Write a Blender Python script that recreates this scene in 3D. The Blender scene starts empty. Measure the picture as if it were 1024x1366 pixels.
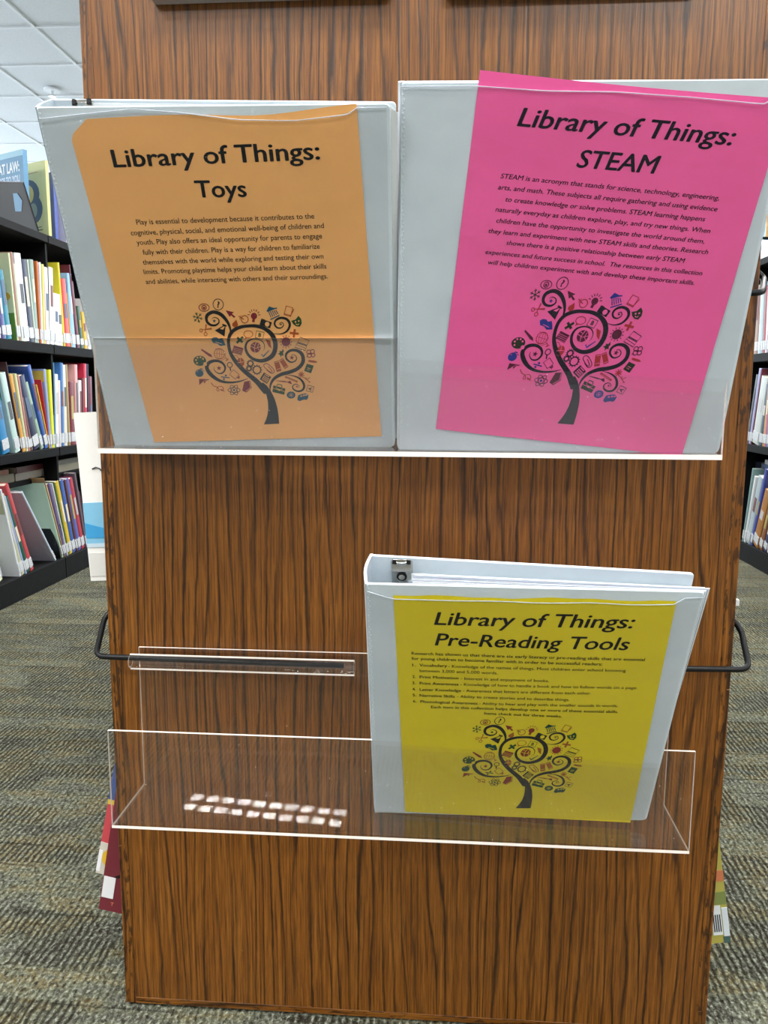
import bpy, bmesh, math, random
from mathutils import Vector, Matrix
random.seed(7)
sc = bpy.context.scene
COL = sc.collection

# ------------------------------------------------------------------ camera, world, exposure, lights
CAM = [[0.997323, -0.015875, 0.071376], [0.072937, 0.146882, -0.986461], [0.005177, 0.989027, 0.147646]]
LENS = 28.238
cd = bpy.data.cameras.new('camera')
cam = bpy.data.objects.new('camera', cd); COL.objects.link(cam)
mw = Matrix([CAM[i] + [0] for i in range(3)] + [[0, 0, 0, 1]])
mw.translation = Vector((0, -.768, .665))
cam.matrix_world = mw
cd.sensor_fit = 'VERTICAL'; cd.sensor_height = 36; cd.lens = LENS; cd.clip_start = .02
sc.camera = cam
sc.view_settings.view_transform = 'Standard'; sc.view_settings.look = 'None'
sc.view_settings.gamma = 1; sc.view_settings.use_curve_mapping = False
sc.view_settings.exposure = 0.55
sc.cycles.use_denoising = True
sc.cycles.max_bounces = 10; sc.cycles.diffuse_bounces = 4; sc.cycles.glossy_bounces = 6
sc.cycles.transmission_bounces = 8; sc.cycles.transparent_max_bounces = 32
sc.cycles.sample_clamp_indirect = 0; sc.cycles.sample_clamp_direct = 0
sc.cycles.caustics_reflective = True; sc.cycles.blur_glossy = 0
w = bpy.data.worlds.new('world'); sc.world = w; w.use_nodes = True
w.node_tree.nodes['Background'].inputs[0].default_value = (.80, .90, 1, 1)
w.node_tree.nodes['Background'].inputs[1].default_value = WORLD_STRENGTH = 3.3
LAMP = 80.0                      # luminance of the ceiling lamps
FIXTURES = [(-1.31, -4.88, 7.0), (1.2, -3.4, 0), (-1.9, -1.9, 0), (-.1, -.95, 0), (0.1, 1.6, 0),
            (.2, 3.6, 0), (1.8, 3.0, 0), (3.6, .4, 0), (-3.6, -.6, 0), (.2, 5.4, 0), (3.0, 6.0, 0), (-4.8, -3.6, 0), (-1.2, 7.6, 0), (3.3, -3.8, 0)]

# ------------------------------------------------------------------ material helpers
def lin(h):
    r = [int(h[i:i+2], 16) / 255 for i in (0, 2, 4)]
    return tuple((c / 12.92 if c <= .04045 else ((c + .055) / 1.055) ** 2.4) for c in r) + (1,)
MATS = {}
def mat(name, col='808080', rough=.5, metal=0, spec=.5, coat=0):
    if name in MATS: return MATS[name]
    m = bpy.data.materials.new(name); m.use_nodes = True
    b = m.node_tree.nodes['Principled BSDF']
    b.inputs['Base Color'].default_value = lin(col) if isinstance(col, str) else tuple(col)
    b.inputs['Roughness'].default_value = rough; b.inputs['Metallic'].default_value = metal
    b.inputs['Specular IOR Level'].default_value = spec
    b.inputs['Coat Weight'].default_value = coat; b.inputs['Coat Roughness'].default_value = .08
    MATS[name] = m
    return m
class NT:
    def __init__(s, m): s.t = m.node_tree; s.n = s.t.nodes; s.l = s.t.links
    def node(s, typ, **kw):
        n = s.n.new(typ)
        for k, v in kw.items():
            if k.startswith('i_'): n.inputs[k[2:].replace('_', ' ')].default_value = v
            else: setattr(n, k, v)
        return n
    def link(s, a, b): s.l.new(a, b)
    def coords(s, scale=(1, 1, 1), loc=(0, 0, 0)):
        tc = s.node('ShaderNodeTexCoord'); mp = s.node('ShaderNodeMapping')
        mp.inputs['Scale'].default_value = scale; mp.inputs['Location'].default_value = loc
        s.link(tc.outputs['Object'], mp.inputs['Vector']); return mp.outputs[0]
    def noise(s, vec, scale, detail=2, rough=.5, dist=0):
        n = s.node('ShaderNodeTexNoise'); n.inputs['Scale'].default_value = scale
        n.inputs['Detail'].default_value = detail; n.inputs['Roughness'].default_value = rough
        n.inputs['Distortion'].default_value = dist; s.link(vec, n.inputs['Vector']); return n.outputs['Fac']
    def ramp(s, fac, stops, interp='LINEAR'):
        n = s.node('ShaderNodeValToRGB'); e = n.color_ramp.elements; n.color_ramp.interpolation = interp
        while len(e) < len(stops): e.new(.5)
        for i, (p, c) in enumerate(stops):
            e[i].position = p; e[i].color = lin(c) if isinstance(c, str) else (c, c, c, 1)
        s.link(fac, n.inputs[0]); return n.outputs[0]
    def mix(s, fac, a, b, mode='MIX'):
        n = s.node('ShaderNodeMix', data_type='RGBA', blend_type=mode)
        for k, v in ((0, fac), (6, a), (7, b)):
            if isinstance(v, (int, float)): n.inputs[k].default_value = v
            elif isinstance(v, tuple): n.inputs[k].default_value = v
            elif isinstance(v, str): n.inputs[k].default_value = lin(v)
            else: s.link(v, n.inputs[k])
        return n.outputs[2]
    def math(s, op, a, b=0.0, c=0.0):
        n = s.node('ShaderNodeMath', operation=op)
        for k, v in ((0, a), (1, b), (2, c)):
            if isinstance(v, (int, float)): n.inputs[k].default_value = v
            else: s.link(v, n.inputs[k])
        return n.outputs[0]
def bump(nt, h, strength, dist, bsdf):
    b = nt.node('ShaderNodeBump'); b.inputs['Strength'].default_value = strength; b.inputs['Distance'].default_value = dist
    nt.link(h, b.inputs['Height']); nt.link(b.outputs[0], bsdf.inputs['Normal'])

def wood_mat(name, seed=0, band=False):
    m = mat(name, 'a06a30', .34, 0, .55); nt = NT(m); b = nt.n['Principled BSDF']
    tc = nt.node('ShaderNodeTexCoord')
    sep = nt.node('ShaderNodeSeparateXYZ'); nt.link(tc.outputs['Object'], sep.inputs[0])
    x, z = sep.outputs['X'], sep.outputs['Z']
    if band == 'h': x, z = z, x
    def vec(sx, sz, off=0):
        c = nt.node('ShaderNodeCombineXYZ')
        nt.link(nt.math('MULTIPLY', x, sx), c.inputs[0]); nt.link(nt.math('MULTIPLY', z, sz), c.inputs[2])
        c.inputs[1].default_value = seed + off; return c.outputs[0]
    # wandering of the grain sideways along its length
    wand = nt.noise(vec(5, 2.0), 1, 1, .5)
    wob = nt.noise(vec(30, 14, 3), 1, 3, .6)
    jag = nt.noise(vec(160, 60, 4), 1, 2, .6)
    xx = nt.math('ADD', x, nt.math('MULTIPLY', nt.math('SUBTRACT', wand, .5), .07))
    xx = nt.math('ADD', xx, nt.math('MULTIPLY', nt.math('SUBTRACT', wob, .5), .006))
    xx = nt.math('ADD', xx, nt.math('MULTIPLY', nt.math('SUBTRACT', jag, .5), .0022))
    def line(freq, zs, off, lo, hi):
        c = nt.node('ShaderNodeCombineXYZ'); nt.link(nt.math('MULTIPLY', xx, freq), c.inputs[0])
        nt.link(nt.math('MULTIPLY', z, zs), c.inputs[2]); c.inputs[1].default_value = seed + off
        n = nt.noise(c.outputs[0], 1, 1, .4)
        d = nt.math('ABSOLUTE', nt.math('SUBTRACT', n, .5))
        return nt.ramp(d, [(lo, 0.0), (hi, 1.0)])
    xx = nt.math('ADD', x, 0)
    big = nt.noise(vec(13, 1.5, 40), 1, 2, .45); med = nt.noise(vec(55, 5, 43), 1, 2, .5); sml = nt.noise(vec(240, 45, 47), 1, 2, .6)
    def lines(period, a, b_, c, lo, hi, off):
        u = nt.math('ADD', nt.math('MULTIPLY', x, 1 / period), nt.math('MULTIPLY', big, a))
        u = nt.math('ADD', nt.math('ADD', u, nt.math('MULTIPLY', med, b_)), nt.math('MULTIPLY', sml, c))
        d = nt.math('ABSOLUTE', nt.math('SUBTRACT', nt.math('FRACT', nt.math('ADD', u, off)), .5))
        return nt.ramp(d, [(lo, 0.0), (hi, 1.0)])
    str1 = nt.ramp(nt.noise(vec(45, 3.5, 51), 1, 2, .6), [(.3, .35), (.55, 1.0)])
    l1 = nt.math('SUBTRACT', 1, nt.math('MULTIPLY', nt.math('SUBTRACT', 1, lines(.0118, 5.5, 1.3, .22, .02, .17, 0)), str1))
    str2 = nt.ramp(nt.noise(vec(90, 9, 53), 1, 2, .6), [(.42, 0.0), (.58, 1.0)])
    l2 = nt.math('SUBTRACT', 1, nt.math('MULTIPLY', nt.math('SUBTRACT', 1, lines(.0052, 8.0, 1.2, .35, .02, .2, .3)), str2))
    pore = nt.noise(vec(900, 22, 7), 1, 2, .6)        # short fine pores
    fib = nt.noise(vec(420, 6, 9), 1, 3, .6)
    tone = nt.noise(vec(14, .8, 5), 1, 2, .5)
    base = nt.mix(tone, WOOD[0], WOOD[1])
    base = nt.mix(nt.ramp(fib, [(.38, 0.0), (.66, .8)]), base, WOOD[2])
    base = nt.mix(nt.math('MULTIPLY', nt.ramp(pore, [(.48, 0.0), (.62, 1.0)]), .6), base, WOOD[3])
    base = nt.mix(nt.math('MULTIPLY', nt.math('SUBTRACT', 1, l2), .7), base, WOOD[3])
    base = nt.mix(nt.math('MULTIPLY', nt.math('SUBTRACT', 1, l1), .88), base, WOOD[4])
    if band:
        dash = nt.noise(vec(260, 70, 21), 1, 2, .6)
        base = nt.mix(nt.math('MULTIPLY', nt.ramp(dash, [(.55, 0.0), (.62, 1.0)]), .75), base, WOOD[4])
    # small pale scuffs where things have rubbed against the laminate
    sc1 = nt.noise(vec(70, 420, 31), 1, 1, .5); sc2 = nt.noise(vec(7, 9, 33), 1, 1, .5)
    scf = nt.math('MULTIPLY', nt.ramp(sc1, [(.76, 0.0), (.80, 1.0)]), nt.ramp(sc2, [(.58, 0.0), (.66, 1.0)]))
    base = nt.mix(nt.math('MULTIPLY', scf, .6), base, 'c9a070')
    nt.link(base, b.inputs['Base Color'])
    bump(nt, nt.math('ADD', nt.math('MULTIPLY', l1, .6), fib), .25, .0006, b)
    return m
WOOD = ['75430d', '623808', '905c20', '361b05', '1e0c02']

def carpet_mat():
    m = mat('carpet', '808070', .95, 0, .1); nt = NT(m); b = nt.n['Principled BSDF']
    v = nt.coords()
    sep = nt.node('ShaderNodeSeparateXYZ'); nt.link(v, sep.inputs[0])
    x, y = sep.outputs[0], sep.outputs[1]
    def cv(sx, sy, off=0.0):
        c = nt.node('ShaderNodeCombineXYZ'); nt.link(nt.math('MULTIPLY', x, sx), c.inputs[0])
        nt.link(nt.math('MULTIPLY', y, sy), c.inputs[1]); c.inputs[2].default_value = off; return c.outputs[0]
    # rows across the room, broken into blocks of different pile
    rowh = nt.noise(cv(.6, 16, 2), 1, 2, .5)
    br = nt.node('ShaderNodeTexBrick'); nt.link(v, br.inputs['Vector'])
    br.inputs['Color1'].default_value = (0, 0, 0, 1); br.inputs['Color2'].default_value = (1, 1, 1, 1)
    br.inputs['Mortar'].default_value = (.5, .5, .5, 1); br.inputs['Mortar Size'].default_value = 0
    br.inputs['Scale'].default_value = 1; br.inputs['Brick Width'].default_value = .115; br.inputs['Row Height'].default_value = .05
    br.offset = .37; br.squash = 1.6; br.squash_frequency = 3
    blk = br.outputs['Color']
    # ribs run away from the camera, six millimetres apart
    wig = nt.noise(cv(60, 30, 5), 1, 2, .6)
    ph = nt.math('MULTIPLY', nt.math('ADD', x, nt.math('MULTIPLY', wig, .011)), 2 * math.pi / .0085)
    rib = nt.math('ADD', nt.math('MULTIPLY', nt.math('SINE', ph), .5), .5)
    ribbed = nt.ramp(nt.math('ADD', nt.math('MULTIPLY', blk, .6), nt.math('MULTIPLY', nt.noise(cv(5, 14, 8), 1, 2, .5), .5)), [(.36, .62), (.62, 1.0)])
    fleck = nt.noise(cv(190, 110, 9), 1, 2, .7)
    fleck2 = nt.noise(cv(260, 200, 12), 1, 2, .7)
    patch = nt.noise(cv(7, 20, 14), 1, 3, .6)
    col = nt.ramp(patch, [(.30, '3c3a32'), (.42, '55564c'), (.50, '606250'), (.58, '6c6242'), (.68, '585e56')])
    col = nt.mix(nt.ramp(fleck2, [(.45, 0.0), (.7, .8)]), col, 'a8ae9c')
    col = nt.mix(nt.ramp(fleck, [(.50, 0.0), (.66, .85)]), col, '1e1a15')
    ribdark = nt.math('MULTIPLY', nt.math('SUBTRACT', 1, rib), ribbed)
    col = nt.mix(nt.math('MULTIPLY', nt.math('POWER', ribdark, 1.3), .88), col, '201a12')
    rows = nt.math('FRACT', nt.math('ADD', nt.math('MULTIPLY', y, 1 / .05), nt.math('MULTIPLY', nt.noise(cv(9, 3, 1), 1, 2, .5), .35)))
    ln = nt.math('MULTIPLY', nt.ramp(rows, [(.0, 1.0), (.10, 0.0)]), nt.ramp(nt.noise(cv(3, 24, 19), 1, 1, .5), [(.45, 0.0), (.6, 1.0)]))
    col = nt.mix(nt.math('MULTIPLY', ln, .75), col, '1c1916')
    nt.link(col, b.inputs['Base Color'])
    h = nt.math('ADD', nt.math('MULTIPLY', nt.math('MULTIPLY', rib, ribbed), .8), nt.math('MULTIPLY', nt.math('SUBTRACT', 1, fleck), .9))
    h = nt.math('SUBTRACT', h, ln)
    bump(nt, h, .9, .004, b)
    return m

def clear_mat(name, tint, haze=0.0, ior=1.49, rough=.0, hazecol='ffffff', wrinkle=0):
    """clear sheet: straight-through transmission + Fresnel gloss (+ a little scattering haze)"""
    m = bpy.data.materials.new(name); m.use_nodes = True; nt = NT(m)
    nt.n.remove(nt.n['Principled BSDF']); out = nt.n['Material Output']
    tr = nt.node('ShaderNodeBsdfTransparent'); tr.inputs[0].default_value = tint + (1,)
    gl = nt.node('ShaderNodeBsdfGlossy'); gl.inputs['Roughness'].default_value = rough
    fr = nt.node('ShaderNodeFresnel'); fr.inputs[0].default_value = ior
    if wrinkle:
        bp = nt.node('ShaderNodeBump'); bp.inputs['Strength'].default_value = wrinkle; bp.inputs['Distance'].default_value = .01
        nt.link(nt.noise(nt.coords(), 24, 4, .65, .6), bp.inputs['Height']); nt.link(bp.outputs[0], gl.inputs['Normal']); nt.link(bp.outputs[0], fr.inputs['Normal'])
    geo = nt.node('ShaderNodeNewGeometry')
    # same Fresnel on both faces of a thin sheet
    inv = nt.math('SUBTRACT', 1, geo.outputs['Backfacing'])
    ir = nt.math('ADD', nt.math('MULTIPLY', inv, ior), nt.math('MULTIPLY', geo.outputs['Backfacing'], 1 / ior))
    nt.link(ir, fr.inputs[0])
    last = tr.outputs[0]
    if haze:
        df = nt.node('ShaderNodeBsdfDiffuse'); df.inputs[0].default_value = lin(hazecol)
        mx = nt.node('ShaderNodeMixShader')
        hz = nt.ramp(nt.noise(nt.coords(), 14, 4, .6), [(.3, haze * .8), (.75, haze * 1.5)])
        nt.link(hz, mx.inputs[0]); nt.link(last, mx.inputs[1]); nt.link(df.outputs[0], mx.inputs[2]); last = mx.outputs[0]
    m2 = nt.node('ShaderNodeMixShader'); nt.link(fr.outputs[0], m2.inputs[0]); nt.link(last, m2.inputs[1]); nt.link(gl.outputs[0], m2.inputs[2])
    nt.link(m2.outputs[0], out.inputs[0]); MATS[name] = m
    return m
ACR = clear_mat('clear_acrylic', (.985, .98, .975), .003)
FILM = clear_mat('binder_film', (.93, .93, .935), .018, 1.30, .10, 'c8d4da', .35)
SLEEVE = clear_mat('sheet_protector', (.8, .83, .87), .35, 1.45, .25, 'e8f0fa')
EDGE = mat('acrylic_edge', 'f4ece4', .25, 0, .6)  # clear edges coloured white to stand for the light they catch
VINYL = mat('white_vinyl', 'dce8f0', .38, 0, .45)
SPINEV = mat('white_vinyl_edge', 'eef3f6', .35, 0, .5)
BLACKM = mat('black_metal', '0e0f11', .42, .0, .3)
SHELFM = mat('black_shelf_steel', '08090a', .6, .0, .12)
KICKM = mat('black_base_steel', '0e0f10', .65, 0, .15)
NICKEL = mat('nickel', 'c8c6c0', .22, 1)
PAGES = mat('book_pages', 'e6e0d0', .8)
LABEL = mat('spine_sticker', 'd2d6da', .5)
CEIL = mat('ceiling_tile_white', 'f6f8fb', .9)
WALLM = mat('wall_paint', 'd9dde0', .8)
TBAR = mat('ceiling_grid_white', 'f4f6f8', .5)
def speckle(m, c2, scale=900, amt=.5):
    nt = NT(m); b = nt.n['Principled BSDF']; c = tuple(b.inputs['Base Color'].default_value)
    f = nt.ramp(nt.noise(nt.coords(), scale, 3, .6), [(.35, 0.0), (.7, amt)])
    nt.link(nt.mix(f, c, c2), b.inputs['Base Color'])
speckle(CEIL, 'd8dce2', 260, .7); speckle(WALLM, 'cfd3d6', 30, .5); speckle(PAGES, 'c8bfa8', 300, .6)
speckle(VINYL, 'ccd9e2', 22, .7); speckle(LABEL, '9aa0a6', 260, .9); speckle(SHELFM, '111214', 60, .5); speckle(KICKM, '191a1c', 40, .5)
# ------------------------------------------------------------------ geometry helpers
class MB:
    """collects faces of ONE mesh"""
    def __init__(s): s.v = []; s.f = []; s.mi = []; s.m = []
    def face(s, pts, m):
        if m not in s.m: s.m.append(m)
        n = len(s.v); s.v += [tuple(p) for p in pts]; s.f.append(list(range(n, n + len(pts)))); s.mi.append(s.m.index(m))
    def mesh(s, vs, fs, m):
        if m not in s.m: s.m.append(m)
        n = len(s.v); s.v += [tuple(p) for p in vs]
        for f in fs: s.f.append([i + n for i in f]); s.mi.append(s.m.index(m))
    def box(s, x0, x1, y0, y1, z0, z1, m):
        vs = [(x, y, z) for x in (x0, x1) for y in (y0, y1) for z in (z0, z1)]
        s.mesh(vs, [(0, 1, 3, 2), (4, 6, 7, 5), (0, 4, 5, 1), (2, 3, 7, 6), (0, 2, 6, 4), (1, 5, 7, 3)], m)
    def hexa(s, q0, q1, m, q=None):
        """two quads, same winding"""
        vs = list(q0) + list(q1); n = len(q0)
        s.mesh(vs, [tuple(range(n))[::-1], tuple(range(n, 2 * n))] + [(i, (i + 1) % n, (i + 1) % n + n, i + n) for i in range(n)], m)
    def tube(s, pts, r, m, n=12, cap=True):
        pts = [Vector(p) for p in pts]; rings = []; up = None
        for i, p in enumerate(pts):
            d = (pts[min(i + 1, len(pts) - 1)] - pts[max(i - 1, 0)]).normalized()
            if up is None: up = Vector((0, 0, 1)) if abs(d.z) < .9 else Vector((0, 1, 0))
            a = d.cross(up).normalized(); b = a.cross(d).normalized(); up = b
            rings.append([p + r * (math.cos(t) * a + math.sin(t) * b) for t in [2 * math.pi * k / n for k in range(n)]])
        vs = [v for rg in rings for v in rg]; fs = []
        for i in range(len(rings) - 1):
            for k in range(n): fs.append((i * n + k, i * n + (k + 1) % n, (i + 1) * n + (k + 1) % n, (i + 1) * n + k))
        if cap: fs += [tuple(range(n))[::-1], tuple((len(rings) - 1) * n + k for k in range(n))]
        s.mesh(vs, fs, m)
    def build(s, name, parent=None, origin=None, smooth=False, bevel=0):
        me = bpy.data.meshes.new(name); me.from_pydata(s.v, [], s.f)
        for m in s.m: me.materials.append(m)
        for p, i in zip(me.polygons, s.mi): p.material_index = i
        if smooth:
            me.polygons.foreach_set('use_smooth', [True] * len(me.polygons))
            bm = bmesh.new(); bm.from_mesh(me); bmesh.ops.remove_doubles(bm, verts=bm.verts, dist=1e-6); bm.to_mesh(me); bm.free()
        me.update()
        o = bpy.data.objects.new(name, me); COL.objects.link(o)
        if bevel:
            bm = bmesh.new(); bm.from_mesh(me); bmesh.ops.remove_doubles(bm, verts=bm.verts, dist=1e-6)
            bmesh.ops.recalc_face_normals(bm, faces=bm.faces); bm.to_mesh(me); bm.free()
            md = o.modifiers.new('bevel', 'BEVEL'); md.width = bevel; md.segments = 2; md.limit_method = 'ANGLE'; md.angle_limit = .6
            for p in me.polygons: p.use_smooth = True
            md.harden_normals = True
        if parent is not None:
            pl = Vector(parent.get('_org', (0, 0, 0)))
            me.transform(Matrix.Translation(-pl)); o.parent = parent
            o['_org'] = tuple(pl)
        elif origin is not None:
            me.transform(Matrix.Translation(-Vector(origin))); o.location = origin; o['_org'] = tuple(origin)
        return o
def tag(o, label=None, cat=None, group=None, kind=None):
    for k, v in (('label', label), ('category', cat), ('group', group), ('kind', kind)):
        if v: o[k] = v
    return o
def empty(name, loc, label, cat, group=None):
    o = bpy.data.objects.new(name, None); COL.objects.link(o); o.location = loc; o['_org'] = tuple(loc); o.empty_display_size = .05
    return tag(o, label, cat, group)
def ubox(name, x0, x1, y0, y1, z0, z1, m, parent=None, bevel=0, **k):
    b = MB(); b.box(x0, x1, y0, y1, z0, z1, m)
    return tag(b.build(name, parent, None if parent is not None else ((x0 + x1) / 2, (y0 + y1) / 2, z0), bevel=bevel), **k)

# ------------------------------------------------------------------ the room
FX0, FX1, FY0, FY1, CZ = -6.0, 5.0, -8.0, 11.0, 3.025
tag(ubox('floor', FX0, FX1, FY0, FY1, -.06, 0, carpet_mat()), kind='structure')
b = MB(); b.box(FX0, FX1, FY0, FY1, CZ + .012, CZ + .1, CEIL); ceiling = tag(b.build('ceiling', origin=(0, 0, CZ)), kind='structure')
G = .61
gx0, gy0 = -2.72, 4.742
# the tiles in view are single panels between real T-bars, further ones one joined part
vis = [(i, j) for i in range(-5, 1) for j in range(-1, 9)]
tile = None
for i, j in vis:
    x, y = gx0 + i * G, gy0 + j * G
    if tile is None:
        b = MB(); b.hexa([(.014, .014, .006), (.596, .014, .006), (.596, .596, .006), (.014, .596, .006)], [(.008, .008, .012), (.602, .008, .012), (.602, .602, .012), (.008, .602, .012)], CEIL)
        tile = b.build('ceiling_tile'); o = tile
    else:
        o = tile.copy(); COL.objects.link(o)
    o.parent = ceiling; o.location = (x, y, random.uniform(-.0012, .001))
b = MB()
nx, ny = int((FX1 - FX0) / G) + 2, int((FY1 - FY0) / G) + 2
for i in range(-6, 14):
    for j in range(-22, 12):
        x, y = gx0 + i * G, gy0 + j * G
        if (i, j) in vis or x < FX0 or x + G > FX1 or y < FY0 or y + G > FY1: continue
        b.hexa([(x + .014, y + .014, CZ + .006), (x + .596, y + .014, CZ + .006), (x + .596, y + .596, CZ + .006), (x + .014, y + .596, CZ + .006)],
               [(x + .008, y + .008, CZ + .012), (x + .602, y + .008, CZ + .012), (x + .602, y + .602, CZ + .012), (x + .008, y + .602, CZ + .012)], CEIL)
tag(b.build('ceiling_tile_field', ceiling), kind='stuff')
b = MB()
for i in range(-5, 13):
    x = gx0 + i * G; b.box(x - .010, x + .010, FY0, FY1, CZ - .004, CZ + .012, TBAR)
for j in range(-20, 11):
    y = gy0 + j * G; b.box(FX0, FX1, y - .010, y + .010, CZ - .0035, CZ + .012, TBAR)
b.build('ceiling_grid', ceiling)
for n, a in (('wall_right', (FX1, FX1 + .1, FY0, FY1)), ('wall_front', (FX0, FX1, FY0 - .1, FY0))):
    tag(ubox(n, *a, 0, CZ + .1, WALLM), kind='structure')
# unseen windows, added in the left and far walls to brighten the ceiling
PANE = clear_mat('window_glass', (.93, .95, .95), 0)
def windowed(name, along, c, a0, a1, first):
    bx = lambda n, u0, u1, z0, z1, m, par=None, t=.1, **k: ubox(n, *((c, c + t, u0, u1) if along == 'y' else (u0, u1, c, c + t)), z0, z1, m, par, **k)
    w = tag((lambda b: (b.box(*((c, c + .1, a0, a1) if along == 'y' else (a0, a1, c, c + .1)), 0, .6, WALLM), b.box(*((c, c + .1, a0, a1) if along == 'y' else (a0, a1, c, c + .1)), 2.8, CZ + .1, WALLM), b)[2])(MB()).build(name, origin=(c, a0, 0) if along == 'y' else (a0, c, 0)), kind='structure')
    n = 4; st = (a1 - a0) / n
    for k in range(n):
        b = MB(); u0, u1 = a0 + k * st, a0 + (k + 1) * st
        fr = lambda v0, v1, z0, z1: b.box(*((c + .02, c + .08, v0, v1) if along == 'y' else (v0, v1, c + .02, c + .08)), z0, z1, TBAR)
        fr(u0, u0 + .05, .6, 2.8); fr(u1 - .05, u1, .6, 2.8); fr(u0 + .05, u1 - .05, .6, .65); fr(u0 + .05, u1 - .05, 2.75, 2.8); fr((u0 + u1) / 2 - .02, (u0 + u1) / 2 + .02, .65, 2.75)
        o = tag(b.build('window_%d' % (first + k), origin=(c, u0, .6) if along == 'y' else (u0, c, .6)), kind='structure')
        b = MB(); v0, v1 = u0 + .05, u1 - .05; q = c + .05
        b.face([(q, v0, .65), (q, v1, .65), (q, v1, 2.75), (q, v0, 2.75)] if along == 'y' else [(v0, q, .65), (v1, q, .65), (v1, q, 2.75), (v0, q, 2.75)], PANE)
        b.build('pane', o)
windowed('wall_left', 'y', FX0 - .1, 1.0, FY1, 1)
tag(ubox('wall_left_front', FX0 - .1, FX0, FY0, 1.0, 0, CZ + .1, WALLM), kind='structure')
windowed('wall_back', 'x', FY1, FX0, FX1, 5)

# recessed louvred lamps
LAMPM = bpy.data.materials.new('lamp_light'); LAMPM.use_nodes = True
nt = NT(LAMPM); nt.n.remove(nt.n['Principled BSDF']); em = nt.node('ShaderNodeEmission')
em.inputs[0].default_value = (1, .985, .965, 1); em.inputs[1].default_value = LAMP; nt.link(em.outputs[0], nt.n['Material Output'].inputs[0])
for k, (fx, fy, rz) in enumerate(FIXTURES):
    where = ['behind the photographer, slightly askew', 'far behind the photographer on the right', 'near the front left of the display unit', 'just in front of the display unit', 'directly over the display unit',
             'over the middle of the unit', 'over the right bookcase', 'right of the aisle near the right wall', 'near the left wall', 'over the far end of the unit', 'at the far right', 'in the far left corner behind the photographer', 'at the far end of the room', 'at the rear right corner'][k]
    t = empty('ceiling_light', (fx, fy, CZ), 'white louvred ceiling lamp ' + where, 'lamp', 'recessed louvred ceiling lamps')
    t.rotation_euler = (0, 0, math.radians(rz)); t['_org'] = (0, 0, 0)
    W2, H2 = .64, .15 if k == 0 else .29
    b = MB()
    b.box(-W2 - .02, W2 + .02, -H2 - .02, H2 + .02, -.012, -.006, TBAR); b.build('frame', t)
    n = 10; rows = 2
    for r in range(rows):
        b = MB()
        for c in range(n):
            x0 = -W2 + c * 2 * W2 / n + .02; x1 = -W2 + (c + 1) * 2 * W2 / n - .02
            y0 = -H2 + r * 2 * H2 / rows + (.034 if k == 0 else .08); y1 = -H2 + (r + 1) * 2 * H2 / rows - (.034 if k == 0 else .08)
            b.face([(x0, y0, -.014), (x0, y1, -.014), (x1, y1, -.014), (x1, y0, -.014)], LAMPM)
        b.build('diffuser', t)
    b = MB()
    for c in range(n + 1): xx = -W2 + c * 2 * W2 / n; b.box(xx - .004, xx + .004, -H2, H2, -.022, -.012, TBAR)
    b.build('louvre', t)
# sprinkler / detector on the far ceiling
t = empty('fire_sprinkler', (-3.13, 5.81, CZ - .004), 'small white fire sprinkler hanging from the white ceiling tiles', 'sprinkler')
b = MB(); b.tube([(-3.13, 5.81, CZ), (-3.13, 5.81, CZ - .014)], .062, TBAR, 20); b.build('ceiling_plate', t)
b = MB(); b.tube([(-3.13, 5.81, CZ - .014), (-3.13, 5.81, CZ - .05)], .013, TBAR, 10)
b.tube([(-3.13, 5.81, CZ - .05), (-3.13, 5.81, CZ - .056)], .028, NICKEL, 12); b.build('nozzle', t)

# ------------------------------------------------------------------ the oak display unit
PX0, PX1, PH = -.3360, .2818, 1.32
wood = wood_mat('oak_laminate'); woodv = wood_mat('oak_edging', 4.3, 'v'); woodh = wood_mat('oak_edging_flat', 8.1, 'h')
unit = empty('bookcase', (-.027, 0, 0), 'oak laminate end panel of the double-sided bookcase holding the clear trays', 'bookcase')
ubox('end_panel', PX0 + .011, PX1 - .011, 0, .024, .010, PH, wood, unit)
ubox('edge_band', PX0, PX0 + .011, -.0003, .0245, 0.003, PH, woodv, unit, bevel=.0012)
ubox('edge_band', PX1 - .011, PX1, -.0003, .0245, 0.003, PH, woodv, unit, bevel=.0012)
ubox('edge_band', PX0 + .011, PX1 - .011, -.0003, .0245, .003, .0105, woodh, unit, bevel=.0008)
ubox('base', PX0 + .05, PX1 - .05, .0245, 1.85, 0, .07, KICKM, unit)
ubox('centre_divider', -.033, -.021, .0245, 1.85, .07, 1.18, SHELFM, unit)
for z in (.07, .44, .79, 1.16): ubox('shelf', PX0 + .018, PX1 - .018, .0245, 1.85, z, z + .014, SHELFM, unit)

# black wire brackets that run round the panel and carry the trays
def wire(name, pts, lab):
    P = [Vector(p) for p in pts]; out = [P[0]]
    for i in range(1, len(P) - 1):
        a, c = P[i - 1] - P[i], P[i + 1] - P[i]; r = min(.010, a.length * .45, c.length * .45)
        p0, p1 = P[i] + a.normalized() * r, P[i] + c.normalized() * r
        for k in range(7):
            u = k / 6; out.append((1 - u) ** 2 * p0 + 2 * u * (1 - u) * P[i] + u * u * p1)
    out.append(P[-1]); b = MB(); b.tube(out, .0029, BLACKM, 12)
    return tag(b.build(name, origin=tuple(P[0]), smooth=True), lab, 'bracket', None)
zr = .665 - .2655
wire('wire_bracket', [(-.093, -.0145, zr - .0005), (-.3440, -.0145, zr + .0015), (-.3520, .030, zr + .031), (-.331, .034, zr + .045)], 'black wire bracket bending round the left edge of the oak panel into the clear tube')
wire('wire_bracket', [(.10, -.0145, zr + .004), (.2930, -.0145, zr + .0075), (.2985, .030, zr + .036), (.276, .034, zr + .055)], 'black wire bracket bending round the right edge beside the yellow binder')
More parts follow.
